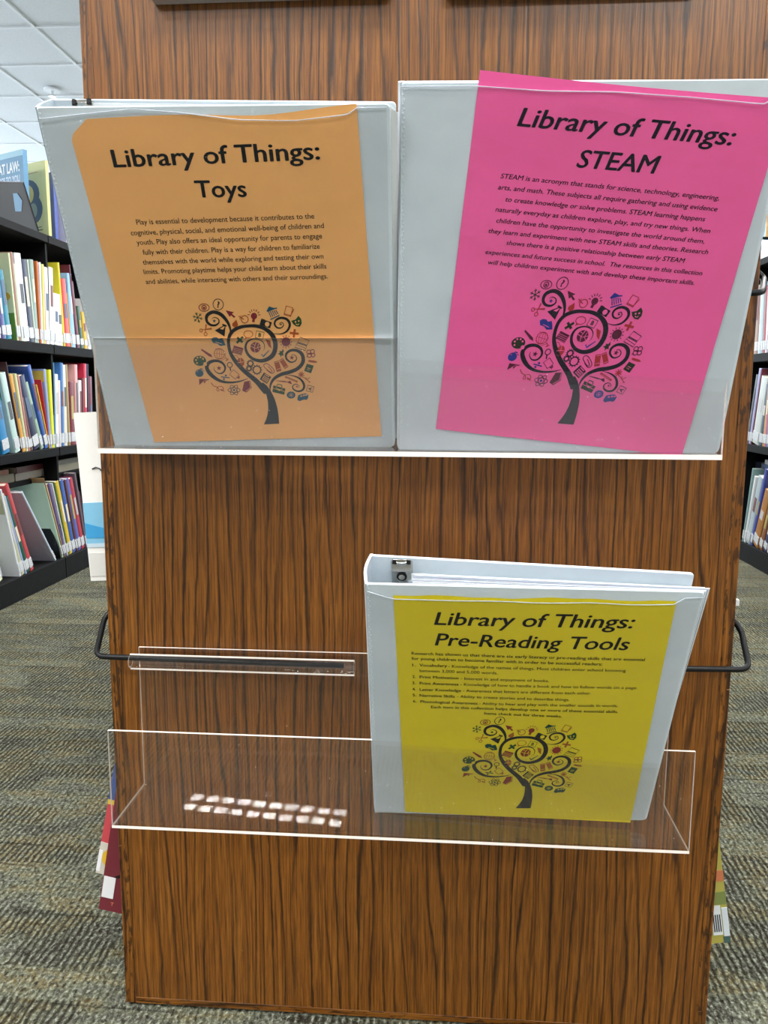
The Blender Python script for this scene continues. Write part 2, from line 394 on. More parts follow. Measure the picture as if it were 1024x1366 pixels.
wire('wire_bracket', [(.10, -.0145, .7535), (.2800, -.0145, .7535), (.2985, .034, .773), (.276, .036, .79)], 'black wire bracket at the right edge behind the pink binder')

# the two clear acrylic trays
TXL, TXR, BL = -.302, .2255, -.0035
LIP = -.088
def tray(zb, zt, zback, xl, xr, lab, tubes):
    t = empty('acrylic_tray', ((xl + xr) / 2, -.045, zb), lab, 'display tray', None)
    th = .0042 if zb > .5 else .0028
    def prof(x0, x1, name):
        b = MB()
        P = [(LIP, zb), (LIP, zt), (LIP + th, zt), (LIP + th, zb + th), (BL - th, zb + th), (BL - th, zback), (BL, zback), (BL, zb)]
        em = [ACR, EDGE, ACR, ACR, ACR, EDGE, ACR, ACR]
        for i in range(8):
            a, c = P[i], P[(i + 1) % 8]
            if i == 0:
                m = (LIP, zb + th)
                b.face([(x0, *a), (x1, *a), (x1, *m), (x0, *m)], EDGE); a = m  # clear corner strip, whitened for the light seen through the floor plate
            b.face([(x0, *a), (x1, *a), (x1, *c), (x0, *c)], em[i])
        for x in (x0, x1):
            b.face([(x, LIP, zb), (x, LIP, zt), (x, LIP + th, zt), (x, LIP + th, zb + th), (x, LIP, zb)][:4], EDGE)
            b.face([(x, LIP + th, zb + th), (x, BL - th, zb + th), (x, BL, zb), (x, LIP, zb)], EDGE)
            b.face([(x, BL - th, zb + th), (x, BL - th, zback), (x, BL, zback), (x, BL, zb)], EDGE)
        return b.build(name, t)
    prof(xl, xr, 'tray_body')
    for x0, x1 in tubes:
        b = MB(); zc = zback - .0115 - .0005; yc = -.0140; n = 20; r1, r0 = .0068, .0052
        ring = lambda x, r: [(x, yc + r * math.cos(2 * math.pi * k / n), zc + r * math.sin(2 * math.pi * k / n)) for k in range(n)]
        for r in (r1, r0):
            A, B = ring(x0, r), ring(x1, r)
            for k in range(n): b.face([A[k], B[k], B[(k + 1) % n], A[(k + 1) % n]], ACR)
        for x in (x0, x1):
            A, B = ring(x, r1), ring(x, r0)
            for k in range(n): b.face([A[k], A[(k + 1) % n], B[(k + 1) % n], B[k]], EDGE)
        for zz in (.0070, -.0078): b.box(x0, x1, yc - .0008, yc + .0008, zc + zz - .0006, zc + zz + .0006, EDGE)
        b.build('hanging_tube', t)
    return t
tray(.2600, .3560, .4090, TXL - .001, .2245, 'clear acrylic tray low on the oak panel, half empty, holding the yellow binder', [(-.3085, -.083), (.02, .12)])
tray(.6110, .7093, .7600, -.299, .2300, 'clear acrylic tray high on the oak panel, holding the orange and pink binders', [(-.29, -.1), (.02, .2)])

# black framed signs fixed above
for x0, x1, lab in ((-.2660, -.0525, 'black framed sign at the top left of the oak panel'), (-.0043, .2092, 'black framed sign at the top right of the oak panel')):
    zb = 1.0095 if x0 < -.1 else 1.0075
    t = empty('sign_holder', ((x0 + x1) / 2, -.006, zb), lab, 'sign')
    ubox('frame', x0, x1, -.013, -.0015, zb + .0016, zb + .28, mat('black_plastic', '0c0d0f', .4, 0, .2), t, bevel=.0012)
    ubox('lip', x0 + .001, x1, -.0135, -.0005, zb, zb + .0016, mat('grey_plastic', 'a8a4a4', .3), t, bevel=.0006)
    ubox('card', x0 + .012, x1 - .012, -.0138, -.0131, zb + .02, zb + .262, mat('card_white', 'e4e8ea', .5), t)

# ------------------------------------------------------------------ flat print: lettering and the tree emblem
_tc = {}
def glyphs(s, off, shear):
    key = (s, off, shear)
    cu = bpy.data.curves.new('t', 'FONT'); cu.body = s; cu.size = 1; cu.offset = off; cu.shear = shear; cu.resolution_u = 3; cu.fill_mode = 'BOTH' if False else 'FRONT'
    o = bpy.data.objects.new('t', cu); COL.objects.link(o)
    dg = bpy.context.evaluated_depsgraph_get(); me = bpy.data.meshes.new_from_object(o.evaluated_get(dg))
    vs = [(v.co.x, v.co.y) for v in me.vertices]; fs = [tuple(p.vertices) for p in me.polygons]
    bpy.data.objects.remove(o); bpy.data.curves.remove(cu); bpy.data.meshes.remove(me)
    return vs, fs
_v, _ = glyphs('L', 0, 0); CAPH = max(v[1] for v in _v) - min(v[1] for v in _v)

class Ink:
    """2-D shapes in the emblem's own square, y down, grouped by ink"""
    def __init__(s): s.g = {}
    def add(s, c, vs, fs):
        V, F = s.g.setdefault(c, ([], [])); n = len(V); V += vs; F += [tuple(i + n for i in f) for f in fs]
    def fill(s, c, pts): s.add(c, list(pts), [tuple(range(len(pts)))])
    def disc(s, c, x, y, r, n=16, ry=None): s.fill(c, [(x + r * math.cos(2 * math.pi * k / n), y + (ry or r) * math.sin(2 * math.pi * k / n)) for k in range(n)])
    def stroke(s, c, pts, w, closed=False):
        P = [Vector(p[:2]) for p in pts]; n = len(P); ws = [p[2] if len(p) > 2 else w for p in pts]; vs = []
        for i, p in enumerate(P):
            a = P[(i - 1) % n] if closed or i else p; b = P[(i + 1) % n] if closed or i < n - 1 else p
            d = (b - a); d = d.normalized() if d.length else Vector((1, 0)); q = Vector((-d.y, d.x)) * ws[i] / 2
            vs += [tuple(p + q), tuple(p - q)]
        fs = [(2 * i, 2 * i + 1, (2 * i + 3) % (2 * n), (2 * i + 2) % (2 * n)) for i in range(n if closed else n - 1)]
        s.add(c, vs, fs)
    def ring(s, c, x, y, r, w, n=20, ry=None, a0=0, a1=360):
        full = a1 - a0 >= 360; m = n if full else n + 1
        s.stroke(c, [(x + r * math.cos(math.radians(a0 + (a1 - a0) * k / n)), y + (ry or r) * math.sin(math.radians(a0 + (a1 - a0) * k / n))) for k in range(m)], w, full)
    def rect(s, c, x, y, w, h, a=0, line=0):
        ca, sa = math.cos(math.radians(a)), math.sin(math.radians(a))
        q = [(x + u * w / 2 * ca - v * h / 2 * sa, y + u * w / 2 * sa + v * h / 2 * ca) for u, v in ((-1, -1), (1, -1), (1, 1), (-1, 1))]
        s.stroke(c, q, line, True) if line else s.fill(c, q)
    def star(s, c, x, y, r, a=0):
        s.fill(c, [(x + (r if k % 2 == 0 else r * .42) * math.sin(math.radians(a + 36 * k)), y - (r if k % 2 == 0 else r * .42) * math.cos(math.radians(a + 36 * k))) for k in range(10)])
    def text(s, c, t, x, y, h, a=0):
        vs, fs = glyphs(t, .03, 0); k = h / CAPH; w = max(v[0] for v in vs) * k; ca, sa = math.cos(math.radians(a)), math.sin(math.radians(a))
        s.add(c, [(x + (v[0] * k - w / 2) * ca + (v[1] * k - h / 2) * sa, y + (v[0] * k - w / 2) * sa - (v[1] * k - h / 2) * ca) for v in vs], fs)
def spline(pts, k=6):
    out = []; n = len(pts)
    for i in range(n - 1):
        p = [pts[max(i - 1, 0)], pts[i], pts[i + 1], pts[min(i + 2, n - 1)]]
        for j in range(k):
            t = j / k; out.append(tuple(.5 * (2 * p[1][q] + (p[2][q] - p[0][q]) * t + (2 * p[0][q] - 5 * p[1][q] + 4 * p[2][q] - p[3][q]) * t * t + (3 * p[1][q] - p[0][q] - 3 * p[2][q] + p[3][q]) * t ** 3) for q in range(3)))
    return out + [tuple(pts[-1])]
def emblem():
    I = Ink()
    for pts in (
        [(588, 730, 20), (560, 680, 40), (525, 637, 38), (480, 598, 35), (425, 552, 32), (370, 492, 31), (330, 430, 26), (314, 370, 24), (316, 310, 24), (345, 262, 26), (400, 234, 24), (460, 225, 22), (520, 225, 24), (580, 242, 26), (632, 280, 32), (660, 330, 34), (664, 385, 34), (645, 435, 34), (600, 467, 30), (550, 477, 26), (495, 462, 22), (455, 425, 20), (440, 378, 18), (455, 338, 13), (495, 318, 9), (545, 322, 7), (577, 348, 6), (583, 382, 4), (572, 405, 1)],
        [(328, 305, 5), (328, 245, 14), (305, 190, 22), (260, 143, 26), (205, 127, 24), (160, 150, 24), (155, 188, 20), (180, 215, 17), (218, 219, 14), (245, 200, 10), (240, 174, 7), (212, 164, 5), (192, 176, 2)],
        [(642, 277, 2), (700, 282, 7), (748, 262, 14), (770, 218, 18), (750, 180, 18), (705, 168, 17), (668, 184, 15), (658, 212, 13), (676, 236, 11), (706, 238, 8), (724, 218, 6), (712, 199, 5), (694, 207, 4), (700, 218, 2)],
        [(627, 712, 4), (628, 665, 14), (655, 615, 22), (710, 580, 27), (780, 560, 28), (840, 532, 28), (875, 485, 28), (868, 432, 26), (830, 402, 22), (782, 400, 19), (748, 425, 17), (750, 462, 14), (785, 487, 11), (820, 474, 8), (824, 448, 6), (803, 431, 4), (784, 434, 2)],
        [(750, 583, 2), (815, 593, 9), (865, 620, 15), (890, 665, 18), (878, 700, 16), (840, 710, 13), (806, 692, 10), (803, 667, 8), (828, 654, 6), (850, 668, 4), (850, 684, 2)],
        [(455, 610, 3), (400, 631, 10), (320, 642, 15), (240, 630, 22), (175, 587, 30), (140, 532, 29), (160, 490, 25), (212, 476, 20), (260, 493, 17), (281, 530, 14), (262, 566, 11), (226, 571, 8), (198, 548, 5), (196, 522, 2)]):
        I.stroke('K', spline(pts), 1)
    # trunk
    I.fill('K', [(577, 978), (594, 940), (607, 895), (612, 850), (609, 795), (597, 740), (575, 695), (545, 660), (570, 640), (605, 672), (635, 715), (662, 770), (682, 835), (694, 905), (700, 972)])
    L, Rr, O, Gn, Tl, Br = 'K', 'R', 'O', 'G', 'T', 'B'
    I.ring(Rr, 140, 96, 38, 5, ry=26); I.ring(Rr, 140, 96, 16, 6); I.disc(Rr, 140, 98, 8)                      # eye
    I.ring(L, 245, 75, 38, 5); I.text(L, '?', 245, 75, 40, 8)                                                     # question mark
    for k in range(3):                                                                                         # snowflake
        a = math.radians(60 * k + 15); c, s = math.cos(a), math.sin(a); I.stroke(Gn, [(89 - 38 * c, 165 - 38 * s), (89 + 38 * c, 165 + 38 * s)], 5)
        for u in (-1, 1):
            for e in (.7, -.7):
                a2 = a + e; I.stroke(Gn, [(89 + u * 20 * c, 165 + u * 20 * s), (89 + u * (20 * c + 14 * math.cos(a2)), 165 + u * (20 * s + 14 * math.sin(a2)))], 4)
    I.stroke(Br, [(112, 252, 3), (190, 243, 12)], 8); I.stroke(Br, [(140, 272, 4), (150, 212, 10)], 8); I.ring(Br, 110, 256, 11, 5, 12); I.ring(Br, 142, 282, 12, 5, 12)   # scissors
    I.fill(Rr, [(298, 115), (358, 128), (343, 140), (369, 160), (358, 168), (338, 150), (325, 160)])                    # arrow
    I.fill(Br, [(375, 180), (386, 215), (378, 232), (360, 235), (344, 224), (344, 208), (358, 196)])                   # drop
    I.ring(Br, 437, 178, 26, 6); I.stroke(Br, [(392, 155), (432, 180)], 6); I.stroke(Br, [(410, 150), (400, 178)], 4)         # power sign
    I.disc(Rr, 506, 155, 23); I.rect(Rr, 502, 185, 18, 26, 10)                                                          # bulb
    for a in (-170, -140, -115, -90, -65, -35, -8): c, s = math.cos(math.radians(a)), math.sin(math.radians(a)); I.stroke(Rr, [(506 + 32 * c, 152 + 30 * s), (506 + 48 * c, 152 + 46 * s)], 5)
    I.rect(L, 592, 208, 82, 44, 18); I.rect(L, 572, 182, 26, 12, 18); I.disc('P', 603, 212, 17); I.disc(L, 603, 212, 10)       # camera
    I.fill(Tl, [(597, 122), (616, 88), (668, 104), (606, 126)]); I.rect(Tl, 660, 165, 74, 8, -24); I.rect(Tl, 640, 105, 70, 8, -8)      # building
    for k in range(5): I.stroke(Tl, [(612 + k * 13, 122 - k * 2), (632 + k * 13, 165 - k * 6)], 6)
    I.rect(Br, 758, 122, 50, 62, 14, 6); I.stroke(Br, [(798, 108), (770, 160)], 6); I.stroke(Br, [(730, 140), (775, 152)], 5)   # screen
    I.fill(Gn, [(780, 188), (810, 180), (832, 154), (852, 175), (858, 205), (845, 230), (818, 228), (795, 212)]); I.disc('P', 812, 196, 6); I.disc('P', 835, 190, 6); I.ring('P', 826, 204, 12, 5, 8, a0=20, a1=160)   # mask
    I.fill(L, [(272, 208), (304, 220), (299, 230), (293, 228), (284, 300), (212, 256), (276, 222), (268, 218)]); I.fill('P', [(282, 226), (288, 230), (275, 250), (250, 245)])     # flask
    I.fill(Tl, [(182, 318), (200, 305), (225, 305), (240, 318), (265, 310), (278, 332), (290, 362), (250, 368), (225, 350), (195, 345)]); I.stroke('P', [(215, 338), (262, 352)], 4)   # cloud
    I.stroke(Gn, [(378, 306), (418, 342)], 17); I.stroke(Gn, [(422, 302), (374, 346)], 17)                            # cross
    I.ring(Br, 462, 283, 34, 5, ry=25); I.fill(Br, [(440, 302), (436, 322), (458, 306)])                                # bubble
    I.rect(Gn, 547, 289, 58, 50, 12, 5); I.text(Gn, 'B', 547, 289, 26, 12)                                              # block
    I.fill(Br, [(590, 318), (625, 330), (636, 386), (612, 368)])                                                      # feather
    I.disc(Rr, 515, 378, 39, 22); I.stroke('P', [(478, 370), (515, 385), (553, 372)], 4); I.stroke('P', [(522, 340), (505, 380), (512, 416)], 4)   # ball
    I.stroke('P', [(490, 352), (512, 362), (520, 340)], 4); I.stroke('P', [(538, 352), (530, 380), (545, 400)], 4)
    I.stroke(Tl, [(560, 428, 10), (572, 446, 11), (618, 400, 5)], 9)                                                   # tick
    I.fill(Rr, [(352, 364), (424, 384), (408, 438), (334, 416)])                                                      # matrix
    for k in range(4): I.stroke('P', [(345, 380 + k * 12), (414, 398 + k * 12)], 2.5)
    I.stroke(Rr, [(104, 392, 10), (168, 436, 20)], 16); I.fill(Rr, [(160, 442), (174, 426), (188, 450)])                # marker
    I.ring(Br, 240, 425, 39, 5); I.ring(Br, 240, 425, 20, 3, ry=38); I.stroke(Br, [(202, 420), (278, 430)], 3); I.stroke(Br, [(240, 386), (240, 464)], 3)   # globe
    I.stroke(Br, [(210, 388), (260, 392), (285, 420), (282, 458), (252, 476)], 3); I.stroke(Br, [(286, 452), (302, 470), (288, 478), (308, 462)], 6)
    I.ring(Br, 400, 488, 30, 1, 12); I.disc(Br, 400, 490, 28, 14, 36); I.stroke('P', [(376, 492), (424, 484)], 4); I.stroke('P', [(398, 456), (402, 490)], 4); I.stroke(Br, [(385, 458), (372, 440), (352, 438)], 4)   # mouse
    I.disc(Gn, 88, 476, 49, 20, 38); [I.disc('P', *q, 7, 8) for q in ((60, 470), (72, 452), (95, 450), (114, 462), (66, 492))]; I.disc('P', 128, 500, 14)   # palette
    I.disc(Tl, 80, 570, 32, 16, 29); I.stroke(Tl, [(82, 545), (90, 536), (108, 540)], 8); I.stroke('P', [(62, 560), (70, 552)], 4); I.stroke(Tl, [(108, 548), (120, 555)], 4)   # apple
    I.fill(Rr, [(75, 614), (160, 617), (128, 628), (116, 650), (108, 632), (74, 662)]); I.stroke('P', [(108, 632), (132, 620)], 2.5)   # paper plane
    I.stroke(Br, spline([(168, 645, 8), (185, 668, 6), (215, 680, 6), (228, 705, 5), (210, 705, 5), (215, 680, 5), (245, 672, 5), (262, 690, 6), (250, 706, 6), (238, 694, 5), (268, 710, 8)], 4), 5)   # clef
    for k in range(3): a = math.radians(60 * k); I.stroke(L, [(344 + 48 * math.cos(t) * math.cos(a) - 19 * math.sin(t) * math.sin(a), 702 + 42 * (math.cos(t) * math.sin(a)) + 19 * math.sin(t) * math.cos(a)) for t in [2 * math.pi * q / 22 for q in range(22)]], 4.5, True)
    I.disc(Tl, 344, 702, 9)                                                                                            # atom
    I.fill(Rr, [(425, 636), (470, 628), (484, 682), (440, 722), (408, 706)]); I.stroke('P', [(466, 634), (474, 682), (436, 712)], 4); I.stroke('P', [(476, 632), (480, 678)], 3)   # book
    I.ring(L, 317, 508, 19, 6, 16); I.stroke(L, [(318, 528), (323, 554)], 9)                                              # magnifier
    I.stroke(Tl, [(246, 598), (312, 606)], 8); I.disc(Tl, 284, 588, 8, 10); I.disc(Tl, 268, 616, 8, 10)                 # divide
    I.fill(Rr, []) if False else None
    I.rect(Rr, 350, 580, 56, 48, 40, 5); I.stroke(Rr, [(370, 608), (392, 598)], 8); I.stroke(Rr, [(382, 588), (386, 616)], 5)   # monitor
    for gx, gy, gr in ((475, 497, 22), (464, 535, 18), (525, 545, 32)):                                                # gears
        I.ring(L, gx, gy, gr - 3, 8)
        for k in range(12): c, s = math.cos(k * math.pi / 6), math.sin(k * math.pi / 6); I.stroke(L, [(gx + gr * c, gy + gr * s), (gx + (gr + 8) * c, gy + (gr + 8) * s)], 6)
    I.stroke(Rr, spline([(600, 545, 5), (635, 572, 5), (658, 560, 5), (645, 532, 5), (605, 500, 5), (582, 503, 5), (580, 522, 5), (625, 560, 5), (642, 556, 5), (610, 518, 5)], 4), 5)   # clip
    I.rect(Br, 684, 518, 38, 80, -16); I.rect(Br, 730, 497, 34, 80, -34); I.stroke('P', [(664, 490), (692, 482)], 4); I.stroke('P', [(676, 542), (706, 533)], 4); I.stroke('P', [(700, 478), (724, 463)], 4); I.stroke('P', [(735, 530), (760, 514)], 4)   # binders
    I.rect(L, 590, 608, 66, 62, 32); [I.rect('P', 590 + 13 * (i * .85 - j * .53), 614 + 13 * (i * .53 + j * .85), 9, 9, 32) for i in (-1.5, -.5, .5, 1.5) for j in (-1, 0, 1)]; I.rect('P', 602, 588, 40, 6, 32)   # calculator
    I.disc(Rr, 744, 338, 33, 18)                                                                                       # sun
    for k in range(12): c, s = math.cos(k * math.pi / 6), math.sin(k * math.pi / 6); I.stroke(Rr, [(744 + 38 * c, 338 + 38 * s, 9), (744 + 49 * c, 338 + 49 * s, 1)], 6)
    I.rect(Br, 804, 277, 66, 15, 6); I.rect(Br, 804, 277, 15, 60, 6)                                                    # plus
    I.stroke(L, [(850, 304), (917, 330), (902, 362), (832, 340)], 5, True); I.stroke(L, [(828, 346), (900, 368), (890, 402), (810, 376)], 5, True); I.stroke(L, [(820, 358), (894, 386)], 3)   # laptop
    I.fill(Gn, [(722, 388), (730, 412), (722, 414), (728, 438), (712, 436), (706, 452), (700, 432), (684, 426), (700, 416), (694, 404), (712, 406)])   # pine
    for q in ((916, 412, 15), (944, 408, 15), (922, 436, 16), (950, 434, 14)): I.ring(Rr, *q, 6, 12)                       # clover
    I.disc(Rr, 932, 424, 8); I.stroke(Rr, [(902, 450), (912, 440)], 5)
    I.stroke(Br, [(914, 476, 6), (925, 478, 16), (968, 484, 16), (985, 487, 3)], 14)                                      # pencil
    I.fill(Gn, [(905, 498), (958, 512), (940, 570), (886, 552)]); I.stroke('P', [(910, 528), (936, 536)], 4); I.stroke('P', [(906, 540), (928, 547)], 3)   # notebook
    for k in range(4): c, s = math.cos(k * math.pi / 4 + .3), math.sin(k * math.pi / 4 + .3); I.stroke(Br, [(865 - 25 * c, 580 - 25 * s), (865 + 25 * c, 580 + 25 * s)], 7)   # flower
    I.stroke(Br, [(880, 598), (932, 636)], 5); I.stroke(Br, [(908, 618), (934, 602)], 5); I.stroke(Br, [(916, 626), (938, 640), (922, 640)], 5); I.stroke(Br, [(900, 600), (908, 622)], 5)
    I.stroke(Br, [(742, 598, 14), (838, 636, 14)], 14); I.stroke('P', [(752, 604), (826, 632)], 2)                          # ruler
    I.stroke(Rr, [(670, 628, 3), (730, 634, 10), (760, 638, 5), (778, 638, 22), (792, 652, 6)], 8)                           # brush
    I.fill(Gn, [(652, 664), (745, 690), (736, 738), (644, 716)]); I.stroke(Gn, [(678, 668), (684, 655), (716, 662), (718, 680)], 7); I.stroke('P', [(650, 688), (740, 712)], 4); I.rect('P', 696, 700, 16, 12, 14); I.stroke('P', [(672, 676), (680, 690), (712, 698), (724, 688)], 4)   # briefcase
    I.disc(Tl, 790, 740, 34, 22, 28); I.ring('P', 790, 740, 16, 2, 16, 13); I.disc('P', 790, 740, 6, 10)                  # disc
    I.rect(L, 937, 690, 50, 46, 14, 5); I.text(L, 'A', 937, 690, 26, -70)                                                 # block
    I.fill(Tl, [(840, 768), (846, 742), (872, 732), (905, 726), (926, 742), (922, 768), (860, 786), (842, 782)]); [I.rect('P', *q, 14, 10, -14) for q in ((870, 748), (890, 742), (908, 739))]; I.disc(Tl, 860, 780, 9, 10); I.disc(Tl, 908, 770, 9, 10)   # car
    I.star(Tl, 211, 189, 15, 8); I.star(Rr, 233, 532, 20, 5); I.star(Rr, 790, 453, 19, 5); I.star(Rr, 834, 673, 11, 5); I.star(L, 704, 214, 9)
    return I
EMB = emblem()

BINDERS = {"orange": {"C": [-0.16564, -0.10283, 0.74243], "M": [[0.99938, -0.01302, -0.0326], [-0.00404, 0.87987, -0.47519], [0.03487, 0.47503, 0.87928]], "cover": [[-126.38, 146.59], [129.42, 135.38], [117.61, -149.84], [-144.99, -140.6]], "lines": [["t", "Library of Things:", -79.36, 103.42, 76.19, 101.27], ["t", "Toys", -21.36, 78.91, 17.8, 77.57], ["b", "Play is essential to development because it contributes to the", -72.69, 60.67, 66.96, 58.93], ["b", "cognitive, physical, social, and emotional well-being of children and", -79.14, 52.74, 73.51, 51.41], ["b", "youth. Play also offers an ideal opportunity for parents to engage", -76.33, 45.12, 71.24, 43.63], ["b", "fully with their children. Play is a way for children to familiarize", -73.26, 37.1, 68.63, 35.75], ["b", "themselves with the world while exploring and testing their own", -75.22, 29.18, 70.67, 27.82], ["b", "limits. Promoting playtime helps your child learn about their skills", -76.54, 21.41, 72.15, 19.81], ["b", "and abilities, while interacting with others and their surroundings.", -76.73, 13.17, 72.48, 11.72]], "tree": [[0.113961, -0.019163, -47.193964], [-0.004053, -0.125543, 3.809077]], "cap": [12.08, 3.96]}, "pink": {"C": [0.11323, -0.11414, 0.74957], "M": [[0.99456, 0.02172, 0.10185], [0.01749, 0.92926, -0.36901], [-0.10266, 0.36878, 0.92383]], "cover": [[-160.5, 124.79], [106.85, 149.33], [135.97, -131.7], [-135.96, -161.29]], "lines": [["t", "Library of Things:", -75.15, 104.57, 78.07, 105.16], ["t", "STEAM", -28.38, 81.38, 30.62, 82.29], ["b", "STEAM is an acronym that stands for science, technology, engineering,", -81.32, 68.96, 78.27, 68.57], ["b", "arts, and math. These subjects all require gathering and using evidence", -82.05, 61.2, 79.13, 60.94], ["b", "to create knowledge or solve problems. STEAM learning happens", -75.32, 53.26, 72.4, 53.26], ["b", "naturally everyday as children explore, play, and try new things. When", -81.63, 45.55, 78.41, 45.4], ["b", "children have the opportunity to investigate the world around them,", -79.89, 37.72, 76.2, 37.69], ["b", "they learn and experiment with new STEAM skills and theories. Research", -84.61, 29.69, 81.02, 30.31], ["b", "shows there is a positive relationship between early STEAM", -69.93, 22.38, 65.71, 22.46], ["b", "experiences and future success in school.  The resources in this collection", -84.61, 13.98, 80.98, 14.56], ["b", "will help children experiment with and develop these important skills.", -81.51, 6.43, 77.21, 6.85]], "tree": [[0.111747, -0.021144, -47.787698], [-0.003391, -0.12848, 8.231135]], "cap": [11.73, 3.3]}, "yellow": {"C": [0.07265, -0.10713, 0.38848], "M": [[0.99954, 0.02193, -0.02102], [-0.02898, 0.89565, -0.44382], [0.0091, 0.44423, 0.89587]], "cover": [[-127.11, 147.22], [124.97, 145.95], [120.38, -134.06], [-135.61, -142.01]], "lines": [["t", "Library of Things:", -74.94, 107.65, 78.9, 108.71], ["t", "Pre-Reading Tools", -74.65, 85.01, 77.57, 85.71], ["B", "Research has shown us that there are six early literacy or pre-reading skills that are essential", -93.59, 73.61, 91.12, 74.23], ["B", "for young children to become familiar with in order to be successful readers:", -93.76, 67.78, 58.87, 67.97], ["B", "1.", -93.37, 60.21, -90.34, 60.34], ["B", "Vocabulary", -87.62, 60.45, -64.76, 60.59], ["b", "- Knowledge of the names of things. Most children enter school knowing", -63.86, 60.21, 77.95, 61.37], ["b", "between 3,000 and 5,000 words.", -87.47, 54.07, -23.45, 54.35], ["B", "2.", -93.75, 46.89, -90.69, 47.03], ["B", "Print Motivation", -87.64, 46.74, -55.42, 46.91], ["b", "- Interest in and enjoyment of books.", -53.6, 46.56, 18.42, 47.3], ["B", "3.", -93.97, 39.46, -90.88, 39.6], ["B", "Print Awareness", -87.82, 39.31, -55.39, 39.52], ["b", "- Knowledge of how to handle a book and how to follow words on a page.", -53.87, 39.59, 89.56, 42.08], ["B", "4.", -94.18, 31.93, -91.08, 32.08], ["B", "Letter Knowledge", -87.99, 31.79, -53.22, 32.14], ["b", "- Awareness that letters are different from each other.", -51.69, 32.21, 53.49, 34.28], ["B", "5.", -94.08, 24.78, -90.96, 24.93], ["B", "Narrative Skills", -88.16, 24.62, -58.41, 24.75], ["b", "- Ability to create stories and to describe things.", -56.56, 24.85, 36.66, 25.97], ["B", "6.", -93.98, 17.08, -90.84, 17.24], ["B", "Phonological Awareness", -87.71, 16.94, -39.21, 17.16], ["b", "- Ability to hear and play with the smaller sounds in words.", -37.98, 17.22, 76.58, 20.47], ["B", "Each item in this collection helps develop one or more of these essential skills.", -78.74, 10.53, 77.69, 13.36], ["B", "Items check out for three weeks.", -33.4, 5.1, 31.93, 5.42]], "tree": [[0.112076, -0.020422, -45.910998], [-0.000207, -0.134068, 7.918367]], "cap": [13.21, 3.51]}}
INKS = {'orange': dict(K='1a1a1e', R='84182a', O='a03818', G='1f4a1e', T='14566e', B='b04c12', P='ffbd74'),
        'pink': dict(K='1c1226', R='5c1236', O='a02030', G='26301c', T='2a3290', B='b02c30', P='ee6ca4'),
        'yellow': dict(K='221e1c', R='8c2c20', O='a04018', G='1e4a22', T='12443a', B='a8601c', P='d8c83a')}
PAPER = {'orange': 'ffbd74', 'pink': 'ff66ad', 'yellow': 'e8d420'}
TEXTP = dict(orange=(.020, .004, 0, 0), pink=(.018, .010, .22, .18), yellow=(.016, .005, .22, 0))

